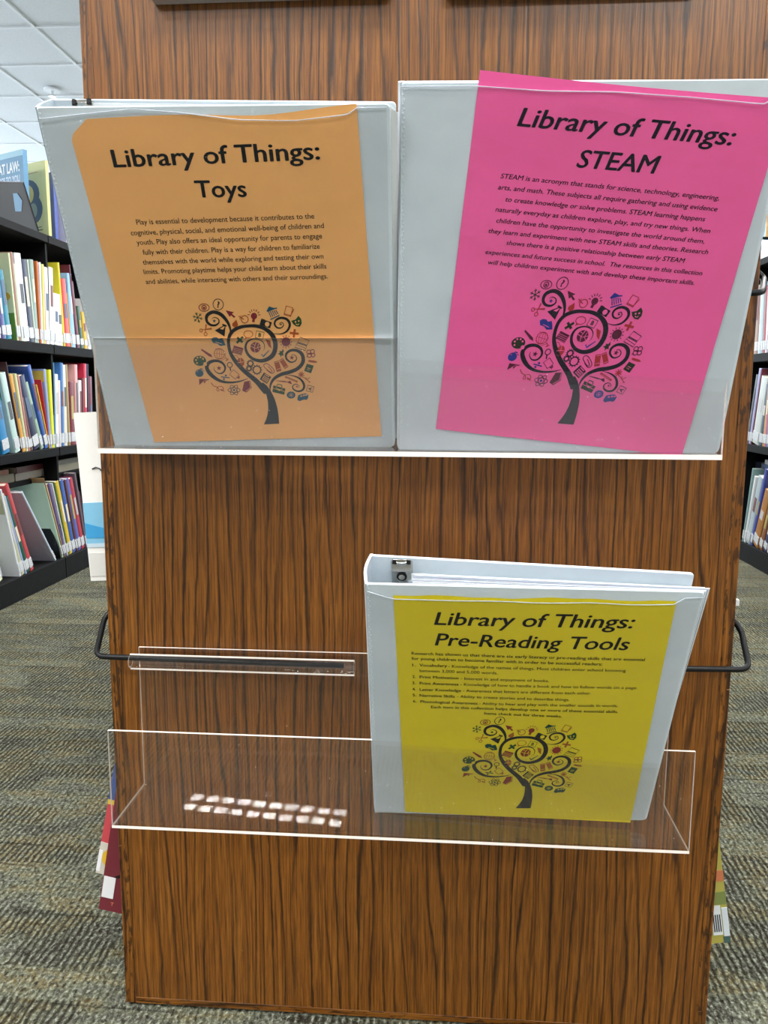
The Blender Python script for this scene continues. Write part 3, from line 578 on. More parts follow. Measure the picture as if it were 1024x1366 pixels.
def binder(key, label, T, Tr, filmtop, bottom, rings):
    D = BINDERS[key]; C = Vector(D['C']); M = D['M']
    ri = Vector([M[i][0] for i in range(3)]); up = Vector([M[i][2] for i in range(3)]); nb = Vector([M[i][1] for i in range(3)])
    if nb.y < 0: nb = -nb                                         # towards the shelf
    cv = [Vector(c) for c in D['cover']]
    TL, TR, BR, BLc = cv
    S3 = lambda x, z, d: C + ri * (x / 1000) + up * (z / 1000) + nb * (d / 1000)     # d>0: behind the cover's face
    org = S3((BLc.x + BR.x) / 2, (BLc.y + BR.y) / 2, 10)
    root = empty('ring_binder', tuple(org), label, 'binder', None)
    def board(c, d0f, th, m, name, r=5.0, rs=(1, 1, 1, 1)):
        """panel with rounded corners; c = corners TL TR BR BL in mm; d0f(x,z) = depth of its front"""
        pts = []
        for i in range(4):
            p, a, b_ = c[i], c[i - 1], c[(i + 1) % 4]; rr = r * rs[i]
            u, v = (a - p).normalized(), (b_ - p).normalized()
            for k in range(5):
                t = k / 4; q = (1 - t) ** 2 * (p + u * rr) + 2 * t * (1 - t) * p + t * t * (p + v * rr); pts.append(q)
        b = MB(); b.hexa([S3(q.x, q.y, d0f(q.x, q.y)) for q in pts], [S3(q.x, q.y, d0f(q.x, q.y) + th) for q in pts], m)
        return b.build(name, root, bevel=.0008)
    board(cv, lambda x, z: 0, 2.6, VINYL, 'front_cover', 6, (.3, .7, 1, .3))
    # back cover: front cover pushed back by the width of the spine
    def dep(x, z): t = (x - TL.x) / (TR.x - TL.x); return T + (Tr - T) * t
    bc = [TL + Vector((1, 0)), TR + Vector((-2.5 if key == 'yellow' else 4, -.5)), BR + Vector((2, 3)), BLc + Vector((1, 2))]
    board(bc, lambda x, z: dep(x, z) - 2.6, 2.6, VINYL, 'back_cover', 5, (.3, .7, 1, .3))
    # spine, a slightly bowed strip that joins the two covers
    b = MB(); n = 8
    def sp(zf, s, inn):
        p = TL * (1 - zf) + BLc * zf; bow = 3.0 * math.sin(math.pi * s)
        return S3(p.x - bow + (2.2 if inn else 0), p.y, s * T)
    for zf0, zf1 in ((0, .5), (.5, 1)):
        for k in range(n):
            s0, s1 = k / n, (k + 1) / n
            b.face([sp(zf0, s0, 0), sp(zf0, s1, 0), sp(zf1, s1, 0), sp(zf1, s0, 0)], VINYL)
            b.face([sp(zf0, s0, 1), sp(zf0, s1, 1), sp(zf1, s1, 1), sp(zf1, s0, 1)], VINYL)
    for k in range(n):
        for zf in (0, 1): b.face([sp(zf, k / n, 0), sp(zf, (k + 1) / n, 0), sp(zf, (k + 1) / n, 1), sp(zf, k / n, 1)], SPINEV)
    b.build('spine', root, smooth=False)
    # sheets in plastic sleeves between the covers
    rnd = random.Random(len(key))
    for k in range(7):
        d = 3.4 + (Tr - 6.5) * (k + .5) / 7 if Tr > 8 else 3 + k * .55
        dl = 4.5 + (T * .62) * (k + .5) / 7
        ex = {'yellow': (1.5, 3.0, 4.5, 6.5, 7.5, 9.5, 6.5), 'orange': (1, 2.2, 3.4, 4.6, 4.9, 3, 2), 'pink': (.2, .4, 0, .4, .2, .1, 0)}[key][k]
        tz = rnd.uniform(-7, -1.5)
        xl = TL.x + 34 + rnd.uniform(-3, 3)
        yl = key == 'yellow'
        c = [Vector((xl, TL.y + (-2 - k * 1.4 if yl else tz))), Vector((TR.x + ex, TR.y - (4 + k * 1.3 if yl else 1.5 + abs(ex) * 1.1))), Vector((BR.x + (ex * .3), BR.y + 8)), Vector((BLc.x + 34, BLc.y + 8))]
        df = lambda x, z, a=dl, e=d: a + (e - a) * min(1, max(0, (x - xl) / (TR.x - xl)))
        b = MB(); N = 6; g0 = []; g1 = []
        for i in range(N + 1):
            u = i / N; t_ = c[0] * (1 - u) + c[1] * u; q_ = c[3] * (1 - u) + c[2] * u
            g0.append((t_, q_))
        for i in range(N):
            (a, a2), (e, e2) = g0[i], g0[i + 1]
            b.hexa([S3(p.x, p.y, df(p.x, p.y)) for p in (a, e, e2, a2)], [S3(p.x, p.y, df(p.x, p.y) + .35) for p in (a, e, e2, a2)], SLEEVE if k in (1, 3, 4) and key == 'yellow' else SPINEV)
        b.build('sheet', root)
    # ring mechanism
    if rings:
        x0 = TL.x + rings[0]; x1 = x0 + 17; zt = TL.y - rings[1]; zbm = BLc.y + 18; dd = dep((x0 + x1) / 2, 0) - 3.2
        b = MB()
        for k in range(6):
            u0, u1 = k / 6, (k + 1) / 6; h = lambda u: dd - 3.2 * math.sin(math.pi * u) - .3
            b.hexa([S3(x0 + 17 * u0, zt, h(u0)), S3(x0 + 17 * u1, zt, h(u1)), S3(x0 + 17 * u1, zbm, h(u1)), S3(x0 + 17 * u0, zbm, h(u0))],
                   [S3(x0 + 17 * u0, zt, h(u0) + .7), S3(x0 + 17 * u1, zt, h(u1) + .7), S3(x0 + 17 * u1, zbm, h(u1) + .7), S3(x0 + 17 * u0, zbm, h(u0) + .7)], NICKEL)
        mech = b.build('ring_mechanism', root); mech['label'] = 'nickel ring mechanism'
        b = MB(); b.tube([S3(x0 + 8.5, zt - 13, dd - 4.6), S3(x0 + 8.5, zt - 13, dd - 3.4)], .0042, mat('dark_steel', '2a2a2c', .3, .8), 16)
        b.tube([S3(x0 + 8.5, zt - 13, dd - 5.2), S3(x0 + 8.5, zt - 13, dd - 4.4)], .0026, NICKEL, 14); b.build('rivet', mech)
        b = MB(); b.hexa([S3(x0 + 1, zt + 1.5, dd - 1), S3(x0 + 16, zt + 1.5, dd - 1), S3(x0 + 16, zt - 7, dd - 5.5), S3(x0 + 1, zt - 7, dd - 5.5)],
                         [S3(x0 + 1, zt + 1.5, dd - .2), S3(x0 + 16, zt + 1.5, dd - .2), S3(x0 + 16, zt - 7, dd - 4.7), S3(x0 + 1, zt - 7, dd - 4.7)], NICKEL)
        for xx in (x0 + 2.8, x0 + 14.2): b.tube([S3(xx, zt + 1.7, dd - 1.2), S3(xx, zt - 1.2, dd - 3.2)], .0017, mat('dark_steel'), 10)
        b.build('opening_lever', mech)
        for zz in (zt - 32, (zt + zbm) / 2, zbm + 30):
            b = MB(); R_ = min(T * .34, 13)
            b.tube([S3(x0 + 8.5 + R_ * 1.15 * math.cos(a), zz, dd - 3.5 - R_ + R_ * math.sin(a)) for a in [2 * math.pi * k / 20 for k in range(21)]], .0013, NICKEL, 8)
            b.build('ring', mech)
    # coloured sheet
    def curl(x, z): return -(.65 + .25 * math.sin(x / 31 + z / 47) + .15 * math.sin(z / 13 + x / 70))
    pb = MB(); NX, NZ = 14, 20; w, h = 107.95 * .981, 139.7 * .981
    pm = mat(key + '_paper', PAPER[key], .75, 0, .3)
    if not pm.get('f'):
        pm['f'] = 1; q = NT(pm); bb = q.n['Principled BSDF']; bump(q, q.noise(q.coords(), 22, 3, .6), .35, .004, bb)
    wave = {'orange': lambda x: -9.5 * math.exp(-((x - 38) / 45) ** 2) * .45 - (2.5 if x < -96 else 0) * 2, 'pink': lambda x: -1.2 * math.sin((x + 108) / 216 * math.pi), 'yellow': lambda x: .8 * math.sin(x / 15) + .5 * math.sin(x / 6.3)}[key]
    xs = [-w + 2 * w * i / NX for i in range(NX + 1)]; zs = [-h + 2 * h * j / NZ for j in range(NZ + 1)]
    def pp(i, j):
        x, z = xs[i], zs[j]
        if j == NZ: z += wave(x)
        if key == 'orange' and i == 0 and j >= NZ - 1: x += 2.5 if j == NZ else 0; z -= 4 if j == NZ else 0
        return S3(x, z, curl(x, z))
    vs = [pp(i, j) for j in range(NZ + 1) for i in range(NX + 1)]; m_ = NX + 1
    pb.mesh(vs, [(j * m_ + i, j * m_ + i + 1, (j + 1) * m_ + i + 1, (j + 1) * m_ + i) for j in range(NZ) for i in range(NX)], pm)
    paper = pb.build('title_sheet', root, smooth=True); paper['label'] = {'orange': 'orange title sheet', 'pink': 'pink title sheet set askew', 'yellow': 'yellow title sheet'}[key]
    # lettering
    ink = mat(key + '_black_ink', INKS[key]['K'], .8, 0, .0)
    ot, ob, st, sb = TEXTP[key]
    for kind, nm in (('t', 'title_lettering'), ('b', 'body_lettering')):
        b = MB()
        for ty, s, xa, za, xb, zb_ in D['lines']:
            if (ty == 't') != (kind == 't'): continue
            off = ot if ty == 't' else (.016 if ty == 'B' else ob)
            vs, fs = glyphs(s, 0, st if ty == 't' else sb)
            if off:
                v0, f0 = vs, fs; vs, fs = [], []
                for dx, dy in ((-off, 0), (off, 0), (0, off * .6), (0, -off * .6)):
                    n0 = len(vs); vs += [(a_ + dx, b_ + dy) for a_, b_ in v0]; fs += [tuple(i_ + n0 for i_ in f_) for f_ in f0]
            x0, x1 = min(v[0] for v in vs), max(v[0] for v in vs); L_ = math.hypot(xb - xa, zb_ - za); ca, sa = (xb - xa) / L_, (zb_ - za) / L_
            kx = L_ / (x1 - x0); kz = D['cap'][0 if ty == 't' else 1] / CAPH * (1 if ty == 't' or key != 'yellow' else .92)
            P = []
            for vx, vy in vs:
                px, pz = xa + (vx - x0) * kx * ca - vy * kz * sa, za + (vx - x0) * kx * sa + vy * kz * ca
                P.append(S3(px, pz, curl(px, pz) - .14))
            b.mesh(P, fs, ink)
        b.build(nm, paper)
    A = D['tree']; names = {'K': 'printed_tree', 'P': 'printed_gap'}
    order = [k for k in EMB.g if k != 'P'] + ['P']
    nmz = dict(K='tree_print', R='dark_red_print', G='green_print', T='teal_print', B='brown_print', P='knockout_print', O='red_print')
    if key == 'pink': nmz['T'] = 'blue_print'; nmz['B'] = 'red_print'
    for c in order:
        V, F = EMB.g[c]; b = MB(); P = []
        for u, v in V:
            px = A[0][0] * u + A[0][1] * v + A[0][2]; pz = A[1][0] * u + A[1][1] * v + A[1][2]
            P.append(S3(px, pz, curl(px, pz) - (.16 if c != 'P' else .24)))
        b.mesh(P, F, mat(key + '_ink_' + c, INKS[key][c], .6, 0, .2) if c != 'P' else pm)
        b.build(nmz[c], paper)
    # clear overlay pocket
    b = MB(); NXf, NZf = 12, 16
    ft = lambda x: sum([0])
    def ftop(x):
        for (xa, za), (xb, zb_) in zip(filmtop, filmtop[1:]):
            if x <= xb: return za + (zb_ - za) * max(0, (x - xa)) / (xb - xa)
        return filmtop[-1][1]
    g = []
    for j in range(NZf + 1):
        for i in range(NXf + 1):
            u, v = i / NXf, j / NZf
            lo = BLc * (1 - u) + BR * u; hi = TL * (1 - u) + TR * u
            z1 = ftop(hi.x); p = lo * (1 - v) + Vector((hi.x, z1)) * v
            ed = min(1, 6 * min(u, 1 - u, v + .02)); x = p.x + (1.2 if u == 0 else -2.5 if u == 1 else 0)
            g.append(S3(x, p.y + (1.5 if j == 0 else 0), -(1.25 + ed * (.55 + .25 * math.sin(p.x / 17 + p.y / 23)))))
    m_ = NXf + 1
    b.mesh(g, [(j * m_ + i, j * m_ + i + 1, (j + 1) * m_ + i + 1, (j + 1) * m_ + i) for j in range(NZf) for i in range(NXf)], FILM)
    b.build('clear_pocket', root, smooth=True)
    b = MB(); hp = []  # pale tube added along the film's top to imitate its bright highlight
    for i in range(37):
        x = filmtop[0][0] + 2 + (filmtop[-1][0] - filmtop[0][0] - 5) * i / 36
        hp.append(S3(x, ftop(x), -(1.75 + .3 * math.sin(x / 11))))
    b.tube(hp, .00045, SLEEVE, 6); b.build('pocket_hem', root, smooth=True)
    # knurled weld along the hinge
    b = MB(); n = 95
    for k in range(n):
        q = TL * (1 - (k + .5) / n) + BLc * ((k + .5) / n); x = q.x + 2.2 + (.5 if k % 2 else -.5)
        b.hexa([S3(x - .5, q.y - .8, -.3), S3(x + .5, q.y - .8, -.3), S3(x + .5, q.y + .8, -.3), S3(x - .5, q.y + .8, -.3)],
               [S3(x - .3, q.y - .4, -.6), S3(x + .3, q.y - .4, -.6), S3(x + .3, q.y + .4, -.6), S3(x - .3, q.y + .4, -.6)], VINYL)
    tag(b.build('weld_seam', root), kind='stuff')
    return root
binder('orange', 'white ring binder with an orange title sheet about toys, leaning in the upper clear tray', 33, 10, [(-127, 139), (-55, 142), (-20, 137.5), (20, 131), (60, 128), (104, 130.5), (106, 134), (130, 133)], 0, (16, 2.5))
binder('pink', 'ring binder with a crooked pink title sheet, beside the orange one in the upper tray', 32, 18, [(-162, 122), (-108, 127.0), (-60, 128), (-10, 131.5), (40, 132.5), (90, 132.5), (108, 144)], 0, None)
binder('yellow', 'white ring binder with a yellow title sheet, standing alone in the lower clear tray', 38, 24, [(-127, 142), (-106, 134), (-80, 133.6), (-40, 134.2), (0, 133.4), (40, 134.6), (70, 133.6), (106, 135), (110, 141), (128, 142)], 0, (17, 3))

# ------------------------------------------------------------------ the two black bookcases
def shelving(side, X, y0, y1, zs, lab, joint):
    """spines face the aisle; body goes away from it"""
    s = -1 if side == 'left' else 1
    t = empty('bookcase', (X + s * .3, (y0 + y1) / 2, 0), lab, 'bookcase')
    lo = lambda a, c: (min(a, c), max(a, c))
    for j0, j1 in zip(joint, joint[1:]):
        a = lo(X, X + s * .58); ubox('base', *a, j0 + .002, j1 - .002, 0, .0745, KICKM, t, bevel=.001)
        for z, th in zs: a = lo(X, X + s * .58); ubox('shelf', *a, j0 + .002, j1 - .002, z - th, z, SHELFM, t, bevel=.002)
        a = lo(X + s * .01, X + s * .57); ubox('upright', *a, j1 - .006, j1 + .006, .075, 1.155, SHELFM, t)
    a = lo(X + s * .27, X + s * .282); ubox('centre_panel', *a, y0, y1, .075, 1.15, mat('back_dark', '0e0f10', .8), t)
    a = lo(X + s * .05, X + s * .24); ubox('inner_shelf', *a, y0, y1, .352, .368, SHELFM, t)
    a = lo(X + s * .01, X + s * .57); ubox('upright', *a, y0, y0 + .012, .075, 1.155, SHELFM, t)
    return t
BTOP = .0752
shelving('left', -1.336, .2, 4.2, [(1.182, .026), (.820, .032), (.4685, .030)], 'long black steel bookcase across the left aisle, three rows of picture books', [.2, 1.018, 1.955, 2.95, 4.2])
shelving('right', 1.212, .6, 4.0, [(1.182, .026), (.820, .032), (.4685, .030)], 'long black steel bookcase across the right aisle', [.6, 1.6, 2.6, 4.0])

def book(name_col, col, side, X, ya, yb, ang, h, th, z, rowname, group, depth=.20, sticker=True, label=None, loc=None, rz=0):
    """box of a book in its own frame: spine at x=0 facing +x, thickness along y, height z"""
    cm = mat('cover_' + col, col, .35, 0, .5)
    t = empty('picture_book', (0, 0, 0), label or f'{name_col} book standing on the {rowname}', 'book', group); t['_org'] = (0, 0, 0)
    b = MB(); n = 5; e = .0016; r = min(th * .25, .003)
    out = [(-depth, 0), (-r, 0)] + [(-r + r * math.sin(math.pi * k / n), th / 2 - th / 2 * math.cos(math.pi * k / n)) for k in range(1, n)] + [(-r, th), (-depth, th)]
    inn = [(-depth, th - e), (-r - e, th - e), (-r - e, e), (-depth, e)]
    P = out + inn
    V0 = [(x, y, 0) for x, y in P]; V1 = [(x, y, h) for x, y in P]; N = len(P)
    b.mesh(V0 + V1, [(i, (i + 1) % N, (i + 1) % N + N, i + N) for i in range(N)] + [tuple(range(N))[::-1], tuple(range(N, 2 * N))], cm)
    b.build('cover', t)
    if th > .004:
        b = MB(); b.box(-depth + .003, -r - e - .0004, e + .0002, th - e - .0002, .002, h - .002, PAGES); b.build('page_block', t)
    if sticker:
        b = MB(); b.box(-r * .4, .0006, -.0002 if th < .01 else th * .06, th + .0002 if th < .01 else th * .94, .012, .012 + min(.034, h * .15), LABEL); b.build('spine_sticker', t)
    rr = random.Random(name_col + rowname)
    if th > .019 and sticker:                                     # title panel printed on the spine
        c2 = rr.choice(['d8d0b8', '50545c', 'a89858', '704040', '506480', 'b8b8bc'])
        z0 = h * rr.uniform(.4, .5); b = MB(); b.box(-.0004, .0004, th * .25, th * .75, z0, z0 + h * rr.uniform(.15, .38), mat('print_' + c2, c2, .5)); b.build('spine_print', t)
    a = math.radians(ang)
    lift = th * math.sin(abs(a)) if False else 0
    if loc: t.location = loc; t.rotation_euler = (a, 0, rz); return t
    # lean about the near or far bottom edge so that nothing sinks into the shelf
    y0 = min(ya, yb); rx = -a
    if side == 'right':
        t.rotation_euler = (-rx, 0, math.pi); base = max(ya, yb)
        t.location = (X, base, z + (th * math.sin(-(-rx)) if False else 0)); zz = math.sin(-rx) * th
        t.location.z = z - min(0, zz)
    else:
        t.rotation_euler = (rx * -1, 0, 0) if False else (-math.radians(ang), 0, 0)
        zz = math.sin(-math.radians(ang)) * th; t.location = (X, y0, z - min(0, zz))
    return t
LEFT_ROWS = [[[1.5677, 1.6014, -8.0, 0.1514, 0.0334, "b8a890", "beige"], [1.604, 1.6387, -3.9, 0.1322, 0.0346, "e0dcd4", "white and cream"], [1.6411, 1.6647, -5.5, 0.1827, 0.0235, "58588c", "dusty purple"], [1.6667, 1.6992, -8.0, 0.2055, 0.0322, "1c7890", "teal"], [1.7275, 1.7368, -5.0, 0.2646, 0.0093, "c6d2ae", "large pale green"], [1.7379, 1.7509, -4.2, 0.2692, 0.013, "9a7468", "brownish pink"], [1.7519, 1.765, -5.3, 0.2357, 0.013, "c4d2bc", "thin mint"], [1.766, 1.8049, -5.4, 0.2712, 0.0387, "dfe3ea", "tall white"], [1.8071, 1.8383, -5.6, 0.2584, 0.0311, "343a50", "navy"], [1.8407, 1.847, -5.0, 0.2619, 0.0063, "c8d4cc", "thin pale"], [1.8482, 1.8726, -1.9, 0.2658, 0.0244, "8aa098", "grey green"], [1.8737, 1.8841, 0.5, 0.2658, 0.0104, "b5622a", "orange"], [1.8854, 1.8945, 2.7, 0.2654, 0.0091, "dadbe8", "thin lavender white"], [1.8951, 1.909, 3.7, 0.2615, 0.0139, "c3c268", "yellow green"], [1.9096, 1.917, 2.7, 0.253, 0.0074, "c890a0", "thin pink"], [1.9182, 1.9438, 3.0, 0.2552, 0.0256, "d6d6d2", "white paperback"], [1.945, 1.974, 4.7, 0.2599, 0.0289, "cfd2d4", "light grey"], [1.9752, 2.009, 3.9, 0.1756, 0.0337, "dcdcdc", "short white"], [2.0102, 2.0435, 1.1, 0.1766, 0.0333, "d0d0d6", "short grey"], [2.0448, 2.0581, -3.2, 0.2855, 0.0133, "c8c02e", "bright yellow"], [2.0608, 2.0998, -2.9, 0.2352, 0.039, "bc3428", "red"], [2.1012, 2.1088, -5.0, 0.1891, 0.0076, "c89030", "thin amber"], [2.1102, 2.1443, -1.8, 0.26, 0.0341, "8cb6dc", "light blue"], [2.1457, 2.1552, -6.6, 0.2913, 0.0094, "5e2034", "tall maroon"], [2.1566, 2.1773, -7.4, 0.236, 0.0205, "6a2438", "plum"], [2.1804, 2.2095, -6.6, 0.1523, 0.0289, "254a30", "dark green"], [2.2126, 2.2391, -5.3, 0.1349, 0.0264, "c8a42c", "golden"], [2.2423, 2.2684, -1.7, 0.1859, 0.0261, "dcdce0", "pale"]], [[1.6071, 1.651, -11.8, 0.2176, 0.043, "2a7cb0", "bright blue"], [1.6769, 1.7115, -14.0, 0.2518, 0.0336, "b4ceca", "pale aqua"], [1.7128, 1.7181, -12.7, 0.2882, 0.0052, "3c2226", "dark brown"], [1.7194, 1.7396, -12.6, 0.2472, 0.0197, "cf9a48", "golden picture"], [1.7409, 1.7542, -10.2, 0.2504, 0.0131, "c6cea0", "thin lime white"], [1.7555, 1.7664, -10.0, 0.2463, 0.0107, "b47c7c", "rose"], [1.769, 1.7912, -12.8, 0.1753, 0.0216, "5e4436", "brown patterned"], [1.7939, 1.8383, -17.3, 0.2473, 0.0424, "1d2446", "navy"], [1.8411, 1.8632, -20.3, 0.2317, 0.0207, "93ad98", "sage"], [1.866, 1.8913, -18.0, 0.2867, 0.0241, "34549c", "large blue"], [1.8934, 1.8994, -17.5, 0.2241, 0.0057, "d0ac3c", "thin gold"], [1.9008, 1.9049, -9.0, 0.2343, 0.004, "b0283a", "red"], [1.9063, 1.9213, -3.5, 0.2675, 0.015, "8c9cc8", "periwinkle"], [1.9228, 1.9407, 0.3, 0.2666, 0.0179, "d6d832", "lime yellow"], [1.9422, 1.9463, 3.5, 0.2917, 0.0041, "5a8ab4", "steel blue"], [1.9478, 1.9675, 4.8, 0.2526, 0.0196, "e4e8ee", "thin white"], [1.969, 1.9847, 4.3, 0.2315, 0.0157, "d8c8c4", "cream"], [1.9877, 2.0108, 4.6, 0.2927, 0.023, "3c6ca6", "blue and green"], [2.0139, 2.0389, 3.3, 0.286, 0.025, "d4d2ca", "off-white"], [2.042, 2.0585, 1.1, 0.2879, 0.0165, "98885c", "khaki"], [2.0617, 2.0999, 1.9, 0.2267, 0.0382, "6e2430", "dark red"], [2.1032, 2.1251, 3.4, 0.2901, 0.0219, "d8a4a4", "pink"], [2.1283, 2.1505, 4.1, 0.2337, 0.0221, "dcdce0", "short white"], [2.1537, 2.1682, 4.8, 0.2426, 0.0144, "5c3038", "maroon brown"], [2.1715, 2.1977, 4.6, 0.2958, 0.0261, "b42a44", "crimson"], [2.201, 2.2143, 3.9, 0.2959, 0.0133, "1e2a4a", "dark navy"], [2.2176, 2.2481, 3.0, 0.2495, 0.0305, "6a2434", "burgundy"]], [[1.4913, 1.5649, -11.9, 0.182, 0.072, "d2dabc", "pale green"], [1.6515, 1.6607, -15.6, 0.2993, 0.0089, "dbe0ea", "large white"], [1.6635, 1.6868, -18.6, 0.2844, 0.0221, "b2b69c", "beige"], [1.6885, 1.6967, -20.1, 0.2819, 0.0077, "a2b2dc", "lilac blue"], [1.6984, 1.7235, -22.2, 0.2779, 0.0232, "1c4e42", "dark green"], [1.7255, 1.7499, -22.6, 0.3221, 0.0225, "b6464c", "red"], [1.8931, 1.9055, -36.7, 0.329, 0.0099, "b6c6d6", "large light blue"], [1.949, 1.9604, -20.5, 0.2973, 0.0107, "b2cab2", "large mint green"], [1.9613, 1.9649, -22.1, 0.3181, 0.004, "86683e", "wide brown"], [1.965, 1.9708, -21.1, 0.2919, 0.0054, "d8b890", "thin peach"], [1.9725, 1.9856, -19.3, 0.2876, 0.0124, "5c5280", "violet"], [1.9874, 1.9932, -17.6, 0.284, 0.0055, "e0e0e6", "thin white"], [1.9949, 2.0037, -16.5, 0.2841, 0.0084, "3c6234", "green"], [2.0057, 2.0311, -16.0, 0.2822, 0.0244, "cab03c", "yellow"], [2.0333, 2.0607, -14.7, 0.2814, 0.0265, "3c5ca0", "blue"], [2.0628, 2.0767, -14.1, 0.2803, 0.0135, "5a3430", "thin brown"], [2.0788, 2.1054, -14.9, 0.2811, 0.0257, "5a60a4", "indigo"], [2.1077, 2.1365, -15.5, 0.2806, 0.0278, "a83848", "crimson"], [2.1403, 2.1534, -13.1, 0.2973, 0.0128, "6a6270", "tall grey"], [2.156, 2.1733, -14.9, 0.2233, 0.0167, "481a28", "dark maroon"]]]
RIGHT_ROWS = [[[2.3645, 2.3192, 1.0, 0.2431, 0.0453, "5a6a9a", "slate blue"], [2.4272, 2.3748, 2.9, 0.249, 0.0523, "30407c", "royal blue"], [2.4434, 2.4295, 4.1, 0.2519, 0.0139, "dcd0d0", "thin white"], [2.4641, 2.4457, 3.8, 0.2526, 0.0184, "8c2438", "crimson"], [2.484, 2.4664, 4.1, 0.2539, 0.0176, "8e8e90", "grey"], [2.5153, 2.4863, 3.2, 0.2711, 0.029, "a8c4dc", "pale blue"], [2.5611, 2.5177, 1.5, 0.2643, 0.0434, "805a40", "brown"]], [[2.3186, 2.2775, 3.3, 0.2692, 0.041, "c8b088", "tan"], [2.3625, 2.324, 3.1, 0.2512, 0.0384, "4a80ac", "blue and white"], [2.388, 2.366, 0.6, 0.2488, 0.022, "b06878", "rose pink"], [2.4025, 2.3898, -3.4, 0.225, 0.0127, "c8a050", "thin amber"], [2.4367, 2.4043, -6.9, 0.233, 0.0322, "24364e", "dark blue"], [2.5075, 2.4405, -10.7, 0.2602, 0.0658, "b4bcb8", "thick grey white"], [2.5199, 2.5095, -10.6, 0.2962, 0.0102, "642434", "maroon"], [2.5407, 2.5216, -10.5, 0.2975, 0.0188, "9ca0c8", "lavender"], [2.5707, 2.5442, -12.2, 0.2742, 0.0259, "4a4a52", "charcoal"]], [[2.2471, 2.1908, -11.1, 0.1693, 0.0552, "b89468", "tan"], [2.2833, 2.2493, -13.3, 0.172, 0.0331, "d0c4b0", "cream"], [2.3212, 2.2863, -19.4, 0.1675, 0.0329, "1c2c58", "navy"], [2.363, 2.3271, -19.6, 0.1953, 0.0338, "805034", "russet"], [2.4249, 2.3684, -20.4, 0.2367, 0.0529, "a06c30", "golden brown"], [2.4503, 2.4282, -16.8, 0.3209, 0.0212, "4450a0", "royal blue"], [2.4964, 2.4534, -17.1, 0.2839, 0.0411, "a8b8c0", "grey blue"], [2.5184, 2.4995, -13.0, 0.2776, 0.0184, "d8dce0", "white"], [2.5359, 2.5211, -10.0, 0.3037, 0.0146, "7c9898", "teal grey"]]]
rn = ['upper shelf of the left bookcase', 'middle shelf of the left bookcase', 'bottom shelf of the left bookcase']
zz = [.820, .4685, .0750]
for r in range(3):
    for k, (ya, yb, ang, h, th, col, nm) in enumerate(LEFT_ROWS[r]):
        if r == 0 and h > .296: h = .296
        book(nm, col, 'left', -1.340 + (random.uniform(-.004, .0)), ya, yb, ang, h, th * .97, zz[r], rn[r], 'picture books on the ' + rn[r], sticker=True, depth=.215 if h > .25 else .17)
for r in range(3):
    nm_ = rn[r].replace('left', 'right')
    for k, (ya, yb, ang, h, th, col, nm) in enumerate(RIGHT_ROWS[r]):
        book(nm, col, 'right', 1.216, ya, yb, ang, h, th * .97, zz[r], nm_, 'picture books on the ' + nm_, depth=.2)
# art on the first covers that face the camera: parts laid on the near board
def on_cover(t_name, group_row, pts, col, name='cover_print'):
    for o in sc.objects:
        if o.get('label', '').startswith(t_name) and group_row in o.get('label', ''):
            b = MB(); b.hexa([(x, -.0006, z) for x, z in pts], [(x, .0002, z) for x, z in pts], mat('print_' + col, col, .5)); b.build(name, o); return
def ell(cx, cz, rx, rz, n=14): return [(cx + rx * math.cos(2 * math.pi * k / n), cz + rz * math.sin(2 * math.pi * k / n)) for k in range(n)]
on_cover('large pale green book', 'upper', [(-.2, .001), (-.002, .001), (-.002, .085), (-.2, .075)], '5f8a3c')
on_cover('large pale green book', 'upper', ell(-.03, .135, .022, .014), 'c8a02c')
on_cover('bright blue book', 'middle', ell(-.03, .05, .02, .015), 'c8286c')
on_cover('bright blue book', 'middle', [(-.12, .13), (-.01, .135), (-.01, .14), (-.12, .137)], 'a04858')
on_cover('pale aqua book', 'middle', [(-.17, .17), (-.012, .17), (-.012, .228), (-.17, .228)], '3f8a68')
on_cover('periwinkle book', 'middle', [(-.17, .225), (-.003, .225), (-.003, .262), (-.17, .262)], 'c8b850')
on_cover('red book', 'bottom', [(-.17, .2), (-.004, .2), (-.004, .26), (-.17, .26)], '7a2428')
# black bookends
def bookend(y, z, w, h, lab, lean=0):
    b = MB(); n = 8
    pts = [(-.150, 0), (-.006, 0), (-.006, h * .25)] + [(-.006 - w * .62 * (k / n) ** 1.0, h * .25 + h * .75 * math.sin(math.pi / 2 * k / n)) for k in range(1, n + 1)] + [(-.150, h)]
    b.hexa([(x, 0, zz) for x, zz in pts], [(x, .0018, zz) for x, zz in pts], BLACKM)
    b.box(-.15, -.006, -.09, 0, 0, .0015, BLACKM)
    o = tag(b.build('bookend'), lab, 'bookend'); o.location = (-1.338, y, z + .0003); o.rotation_euler = (math.radians(lean), 0, 0); return o
bookend(1.890, .820, .09, .17, 'black metal bookend between the books on the upper shelf of the left bookcase', 6)
bookend(1.935, .0750, .09, .19, 'black metal bookend behind the large light blue book on the left bookcase', 14)
